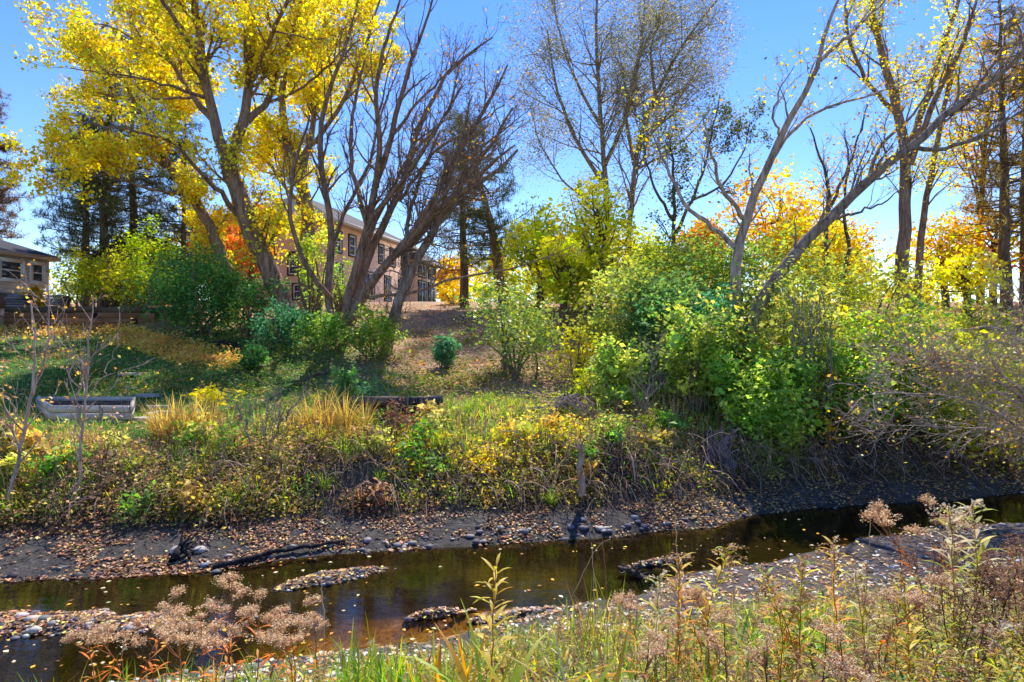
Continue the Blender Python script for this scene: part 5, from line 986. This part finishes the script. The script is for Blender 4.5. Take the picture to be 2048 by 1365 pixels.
# ------------------------------------------------------------------ near bank plants
FG = [(214, 200, 50), (182, 188, 44), (232, 200, 60), (140, 166, 46), (224, 166, 66)]
def goldenrod(seed, H, leafc, plume, stemc=(150, 110, 60), nl=46, ll=.085, bare=.12):
    r = rng(seed); t = thing('goldenrod', 'x', 'plant', (0, 0, 0)); q, rr = poly([(0, 0, -.05), (r.normal(0, .02), r.normal(0, .02), H * .5), (r.normal(0, .06), r.normal(0, .06), H)], [.0045, .002], 12, r, .004)
    g = Geo(); tubes(g, q[None], rr[None], 4, lin(*stemc)); g.build('stem', M_TWIG, t)
    u = np.linspace(bare, .97, nl); k = u * 11; i = np.minimum(k.astype(int), 10); f = (k - i)[:, None]; b = q[i] * (1 - f) + q[i + 1] * f; a = np.arange(nl) * 2.4 + r.normal(0, .2, nl)
    g = Geo(); L = ll * (1 - .55 * np.abs(u - .45) ** 1.2) * r.uniform(.8, 1.2, nl); strips(g, b, np.c_[np.cos(a), np.sin(a), r.uniform(.35, .95, nl)], L, L * .17, r, pal(leafc, nl, r, None, .2), 4, r.uniform(.7, 1.6, nl), basef=.35); g.build('foliage', M_NEAR, t)
    if plume:
        g = Geo(); nb = 9; bb = q[-1] - Z3 * (np.linspace(0, .13, nb))[:, None]; aa = r.uniform(0, 6.28, nb); dv = np.c_[np.cos(aa), np.sin(aa), np.full(nb, .9)]
        Pt = np.zeros((nb, 5, 3)); Pt[:, 0] = bb; dd = nrm(dv)
        for j in range(1, 5): dd = nrm(dd - Z3 * .3); Pt[:, j] = Pt[:, j - 1] + dd * .022
        tubes(g, Pt, np.full((nb, 5), .0016), 3, lin(150, 120, 80)); n = 260; pts = Pt.reshape(-1, 3); leaves(g, pts[r.integers(0, len(pts), n)] + r.normal(0, .006, (n, 3)), .012 * r.uniform(.6, 1.4, n), r, pal(plume, n, r), .8, 0); g.build('flower_head', M_NEARDRY, t)
    return t
TAN = [(205, 170, 130), (180, 140, 100), (220, 195, 160), (150, 112, 86)]
def joepye(seed, H, heads, stemc=(150, 96, 66), leafc=((225, 130, 60), (200, 150, 80))):
    r = rng(seed); t = thing('joe_pye_weed', 'x', 'plant', (0, 0, 0)); q, rr = poly([(0, 0, -.05), (r.normal(0, .03), r.normal(0, .03), H * .5), (r.normal(0, .07), r.normal(0, .07), H)], [.005, .003], 12, r, .004)
    g = Geo(); tubes(g, q[None], rr[None], 5, lin(*stemc)); hg = Geo()
    for k in range(heads):
        i = 11 - (0 if k == 0 else r.integers(1, 5)); b = q[i]; a = r.uniform(0, 6.28); e = b + (np.zeros(3) if k == 0 else np.array([math.cos(a), math.sin(a), 1.1]) * r.uniform(.08, .16)); 
        if k: p2, r2 = poly([b, (b + e) / 2 + np.array([math.cos(a), math.sin(a), 0]) * .02, e], [.003, .002], 6); tubes(g, p2[None], r2[None], 4, lin(*stemc))
        nr = 11; aa = r.uniform(0, 6.28, nr); rad = r.uniform(.01, .07, nr); tips = e + np.c_[np.cos(aa) * rad, np.sin(aa) * rad, r.uniform(.03, .06, nr) - rad * .25]; limbs_to(g, r, np.tile(e, (nr, 1)), tips, .0016, .001, lin(170, 120, 90), 3, 4, .08)
        n = 330; leaves(hg, tips[r.integers(0, nr, n)] + r.normal(0, .0115, (n, 3)), .0095 * r.uniform(.5, 1.7, n), r, pal([(236, 198, 160), (216, 172, 134), (246, 220, 186), (190, 142, 108)], n, r), .8, 0)
    g.build('stem', M_TWIG, t); hg.build('flower_head', M_NEARDRY, t); n = 12; i = r.integers(2, 9, n); a = r.uniform(0, 6.28, n); g = Geo(); strips(g, q[i], np.c_[np.cos(a), np.sin(a), r.uniform(.4, 1.2, n)], r.uniform(.08, .16, n), r.uniform(.014, .028, n), r, pal(leafc, n, r), 4, r.uniform(.3, 2.2, n), basef=.3); g.build('foliage', M_NEARDRY, t); return t
protos = [
    (goldenrod(501, .62, FG, None), 'leafy yellow-green goldenrod stem on the near bank', 'leafy goldenrods on the near bank', 'leafy_goldenrod'),
    (goldenrod(502, .75, FG, TAN), 'yellow-green goldenrod with tan seed plume on the near bank', 'goldenrods with tan plumes on the near bank', 'plumed_goldenrod'),
    (goldenrod(503, .7, TAN + [(225, 205, 150)], TAN), 'dry tan goldenrod with curled leaves on the near bank', 'dry goldenrods on the near bank', 'dry_goldenrod'),
    (goldenrod(504, .55, [(150, 180, 60), (190, 200, 70), (110, 150, 50)], None, nl=54), 'short green goldenrod shoot on the near bank', 'green goldenrod shoots on the near bank', 'green_goldenrod'),
    (goldenrod(505, .68, [(235, 170, 60), (225, 140, 60), (215, 190, 80)], TAN, (160, 80, 50)), 'orange-leaved goldenrod on the near bank', 'orange goldenrods on the near bank', 'orange_goldenrod'),
    (goldenrod(506, .7, [(120, 80, 64), (150, 104, 80), (96, 66, 56)], [(150, 110, 90), (176, 136, 112)], (84, 54, 44), 30), 'dark withered weed stalk on the near bank', 'dark withered stalks on the near bank', 'withered_stalk'),
    (goldenrod(507, .72, [(220, 210, 190), (200, 185, 150), (225, 205, 120)], [(230, 215, 200), (205, 180, 160)]), 'pale silvery goldenrod with fluffy head on the near bank', 'silvery goldenrods on the near bank', 'silvery_goldenrod')]
jp = [(joepye(511, .8, 6), 'dried joe-pye weed with pinkish-tan flower heads beside the water', 'dried joe-pye weeds beside the water', 'joe_pye_weed'), (joepye(512, .62, 5), 'short dried joe-pye weed with crowded pinkish heads beside the water', 'short dried joe-pye weeds', 'short_joe_pye_weed'), (joepye(513, .7, 3, (90, 60, 50), ((150, 96, 70), (120, 84, 66))), 'dark-stemmed joe-pye weed with few brown heads among the goldenrods', 'dark joe-pye weeds among the goldenrods', 'dark_joe_pye_weed')]
feats = [(goldenrod(531, .74, FG, TAN, nl=60, ll=.13), 'x', 'tall plumed goldenrods before the gravel bar', 'tall_plumed_goldenrod'), (goldenrod(532, .74, [(238, 176, 60), (230, 150, 60), (220, 196, 80)], TAN, (170, 90, 50), 56, .12), 'x', 'tall orange goldenrods before the gravel bar', 'tall_orange_goldenrod'), (goldenrod(533, .74, [(226, 214, 176), (205, 200, 120), (190, 190, 80)], [(232, 214, 190), (206, 180, 150)], nl=60, ll=.13), 'x', 'tall silvery goldenrods on the near bank', 'tall_silvery_goldenrod')]
for tt, lab, grp, nm in protos + jp + feats: tt['label'] = lab; tt['group'] = grp; tt.name = nm
placed = set(); r = rng(520)
def put(entry, x, d, s, tilt=.1, lab=None, grp=None):
    tt = entry[0]; b = (x, d, hz(x, d)); ti = tuple(r.normal(0, tilt, 2)); rz = r.uniform(0, 6.28)
    if tt.name not in placed and not lab: placed.add(tt.name); tt.location = b; tt.rotation_euler = (*ti, rz); tt.scale = (s, s, s)
    else: dup(tt, b, rz, s, lab, grp, ti)
# standing out one by one
feat = goldenrod(530, .62, [(222, 190, 70), (205, 190, 70), (235, 205, 100)], None, (170, 110, 60), 46, .125, .18); feat.name = 'lone_goldenrod'; feat['label'] = 'lone yellow goldenrod stem standing tall against the golden water'; b = P(985, 1290, 3.35); feat.location = (b[0], b[1], hz(b[0], b[1])); zt = P(985, 1132, 3.35)[2]; k = (zt - hz(b[0], b[1])) / .62; feat.scale = (k, k, k)
FL = ['orange goldenrod standing in front of the pale straight stalk', 'tall plumed goldenrod reaching above the gravel point', 'silvery goldenrod leaning beside the reed tufts', 'plumed goldenrod before the middle of the gravel bar', 'tallest orange goldenrod before the gravel bar', 'plumed goldenrod above the bright green grass tuft', 'silvery plumed goldenrod against the dark water', 'larger silvery goldenrod with feathery head against the dark water', 'leafy plumed goldenrod taller than the withered stalks around it', 'silvery goldenrod below the pale curling stalk']
for fi, (e, px, top, d) in enumerate(((feats[1], 1355, 1110, 3.5), (feats[0], 1425, 1095, 3.6), (feats[2], 1310, 1150, 3.4), (feats[0], 1605, 1125, 3.6), (feats[1], 1685, 1090, 3.6), (feats[0], 1555, 1135, 3.6), (feats[2], 1905, 1010, 4.4), (feats[2], 1945, 1000, 4.6), (feats[0], 1820, 1160, 3.4), (feats[2], 1730, 1150, 3.4))):
    x = PX(px, d); sc_ = (P(px, top, d)[2] - hz(x, d)) / .74
    if e[3] not in placed: placed.add(e[3]); e[0]['label'] = FL[fi]; e[0].location = (x, d, hz(x, d)); e[0].scale = (sc_,) * 3
    else: put(e, x, d, sc_, .05, FL[fi])
for px, top, d, k in ((445, 1150, 3.9, 0), (195, 1230, 3.6, 0), (305, 1205, 3.7, 0), (280, 1235, 3.4, 1), (400, 1225, 3.6, 0), (470, 1205, 3.7, 0), (510, 1180, 3.7, 0), (545, 1230, 3.5, 1), (590, 1210, 3.6, 0), (635, 1222, 3.8, 0), (350, 1260, 3.2, 1), (240, 1250, 3.5, 1), (430, 1250, 3.3, 1), (600, 1260, 3.3, 1), (1270, 1200, 3.7, 1), (1320, 1190, 3.9, 2), (1390, 1195, 3.6, 1), (1430, 1200, 3.7, 1), (1560, 1205, 3.7, 1), (1580, 1215, 3.5, 1), (1850, 1035, 5.2, 1), (1880, 1045, 5.3, 1), (1330, 1250, 2.9, 2), (1450, 1235, 3.0, 2), (1630, 1230, 2.8, 2), (1700, 1240, 2.7, 2), (1290, 1260, 2.7, 2), (1540, 1260, 2.8, 2), (1760, 1160, 3.4, 1)):
    x = PX(px, d); far_ = px > 1000 and k == 1; put(jp[k], x, d, (P(px, top, d)[2] - hz(x, d)) / ((.86, .68, .76)[k]), .06, 'pinkish joe-pye weed with crowded heads rising among the goldenrods' if far_ else None, 'pinkish joe-pye weeds among the goldenrods' if far_ else None)
# the mass
n = 0
while n < 262:
    d = 2.3 * (6.6 / 2.3) ** r.random(); x = r.uniform(-.45, 1.05) * d
    if SN(x, d) < 1.75 + .35 * vnoise(x, d, .5, 4) or (x < -.28 * d and r.random() < .75): continue
    tall = np.interp(x / d, [-.4, 0, .25, .5, .68, .85], [.42, .4, .42, .5, .8, .98]) * r.uniform(.7, 1.15); e = protos[r.choice(7, p=[.27, .12, .11, .23, .11, .11, .05])]; put(e, x, d, tall, .13); n += 1
for k in range(34):
    d = r.uniform(3.6, 5.6); x = r.uniform(.62, .84) * d; put(protos[5], x, d, r.uniform(.75, 1.15), .1)
# undergrowth filling the gaps, grass
r = rng(540); g = Geo(); p = field(15000, 1.9, 6.8, r, lambda x, y: (SN(x, y) > 1.6) * np.where(x < -.25 * y, .35, 1)); N = len(p); hh = np.interp(p[:, 0] / p[:, 1], [-.4, .2, .45, .7, .9], [.14, .16, .22, .36, .5]); p[:, 2] += r.random(N) ** .8 * hh
strips(g, p, np.c_[r.normal(size=(N, 2)), r.uniform(-.1, 1.2, N)], r.uniform(.04, .11, N), r.uniform(.008, .018, N), r, pal(FG + TAN + [(110, 150, 50), (230, 215, 190)], N, r, [5, 5, 3, 5, 4, 1, 1.5, .4, 2, 4, .3], .35), 3, r.uniform(.3, 1.8, N), basef=.4)
tag(g.build('undergrowth', M_NEAR), kind='stuff', label='yellow-green and tan undergrowth covering the near bank', cat='undergrowth')
g = Geo(); p = field(3600, 2.2, 6.8, r, lambda x, y: (SN(x, y) > 1.25) * (fbm(x, y, .8, 61) > .45)); N = len(p)
strips(g, p, np.c_[r.normal(0, .45, (N, 2)), np.ones(N)], r.uniform(.15, .38, N), r.uniform(.005, .01, N), r, pal([(120, 175, 50), (160, 195, 60), (200, 200, 80), (225, 180, 90)], N, r, [3, 3, 2, 2]), 4, r.uniform(.3, 1.6, N))
tag(g.build('bank_grass', M_NEAR), kind='stuff', label='green grass blades along the edge of the near bank', cat='grass')
def blades(name, label, px, d, n, L, wd, cols, tips, seed, bend=1.3, spr=.07, lean=.6):
    r = rng(seed); b = G(px, d); t = thing(name, label, 'grass', b); g = Geo(); a = r.uniform(0, 6.28, n); tl = r.uniform(.05, lean, n); q = b + np.c_[r.normal(0, spr, (n, 2)), np.full(n, -.02)]
    strips(g, q, np.c_[np.cos(a) * tl, np.sin(a) * tl, np.ones(n)], L * r.uniform(.55, 1.15, n), wd * r.uniform(.7, 1.3, n), r, pal(cols, n, r), 6, bend * r.uniform(.2, 1.5, n), C2=pal(tips, n, r)); g.build('blades', M_NEAR, t, b); return t
GB, GT = [(120, 175, 50), (150, 190, 60), (100, 150, 50)], [(200, 205, 70), (230, 170, 60), (170, 200, 70)]
blades('iris_clump', 'clump of broad green and orange iris blades near the lone goldenrod', 1000, 2.5, 44, .56, .026, GB, [(235, 160, 50), (240, 200, 70), (200, 205, 80)], 551, 1.5, .12, .8)
blades('iris_clump', 'yellowing iris blades beside the pale gravel patch', 900, 2.8, 20, .5, .022, [(220, 190, 60), (160, 190, 60)], [(240, 190, 60), (235, 150, 50)], 552, .7, .08, .5)
blades('iris_clump', 'arching pale-edged iris blades amid goldenrod', 1130, 2.4, 30, .55, .022, GB + [(215, 195, 80)], [(225, 205, 160), (230, 160, 70)], 553, 1.8, .1, .9)
blades('green_grass_clump', 'fresh green grass clump at the water behind the dried joe-pye weeds', 735, 3.7, 60, .42, .014, GB, [(130, 185, 60), (190, 205, 70)], 554, .8, .1, .8)
blades('green_grass_clump', 'fresh green grass tuft with spreading tips beside the lone goldenrod water', 790, 3.6, 50, .42, .013, GB, [(150, 195, 60), (210, 205, 70)], 555, .8, .1, .8)
blades('reed_tuft', 'thin reed tuft with yellow-green and orange blades at the gravel point', 1170, 4.6, 22, .5, .01, [(200, 190, 70), (150, 180, 60)], [(240, 150, 60), (190, 205, 70)], 556, .9, .06, .7)
blades('reed_tuft', 'taller reed tuft beside the snag in the water', 1215, 4.7, 20, .55, .01, [(190, 185, 80), (150, 180, 60)], [(235, 160, 80), (200, 205, 80)], 557, .9, .06, .6)
blades('green_grass_clump', 'bright green grass tuft between the orange goldenrods and gravel bar', 1640, 4.5, 46, .34, .012, [(90, 150, 50), (120, 175, 50)], [(130, 190, 60), (170, 200, 60)], 558, .7, .13, .6)
blades('green_grass_clump', 'bright green grass tuft under the pale curling stalk', 1545, 4.4, 40, .3, .012, [(80, 150, 56), (110, 170, 56)], [(130, 190, 60)], 559, .7, .13, .6)
def stalk(label, pts, r0, colr, seed):
    q, rr = poly([P(*k) for k in pts], [r0, r0 * .6], 14, rng(seed), .003); b = np.array([q[0, 0], q[0, 1], hz(q[0, 0], q[0, 1])]); q = np.vstack([b - Z3 * .03, q]); rr = np.r_[rr[0], rr]; g = Geo(); tubes(g, q[None], rr[None], 5, lin(*colr)); o = g.build('dry_stalk', M_TWIG, None, b); o.location = tuple(b); tag(o, label, 'stalk')
stalk('tall pale dry stalk with curled tip over the gravel bar', [(1733, 1170, 4.6), (1738, 1080, 4.6), (1742, 1030, 4.6), (1752, 1018, 4.6), (1756, 1024, 4.6)], .004, (190, 160, 110), 561)
stalk('straight pale dry stalk beside the reed tufts', [(1190, 1230, 4.4), (1187, 1150, 4.4), (1183, 1085, 4.4)], .0035, (196, 176, 150), 562)
stalk('dry stalk bowing over in a long arc above the reed tufts', [(1120, 1240, 4.3), (1160, 1160, 4.3), (1190, 1100, 4.3), (1210, 1078, 4.3), (1222, 1078, 4.3)], .003, (190, 160, 120), 563)
stalk('reddish dry stalk with ragged tip beside the bowing stalk', [(1215, 1240, 4.4), (1212, 1150, 4.4), (1203, 1066, 4.4)], .003, (180, 110, 90), 564)
stalk('single pale bare stalk rising from the water behind the joe-pye weeds', [(648, 1230, 4.4), (643, 1180, 4.4), (640, 1145, 4.4)], .004, (205, 170, 140), 565)
stalk('pale straight stalk leaning over the dark water', [(1355, 1130, 4.2), (1353, 1080, 4.2), (1350, 1025, 4.2)], .0035, (190, 170, 130), 566)
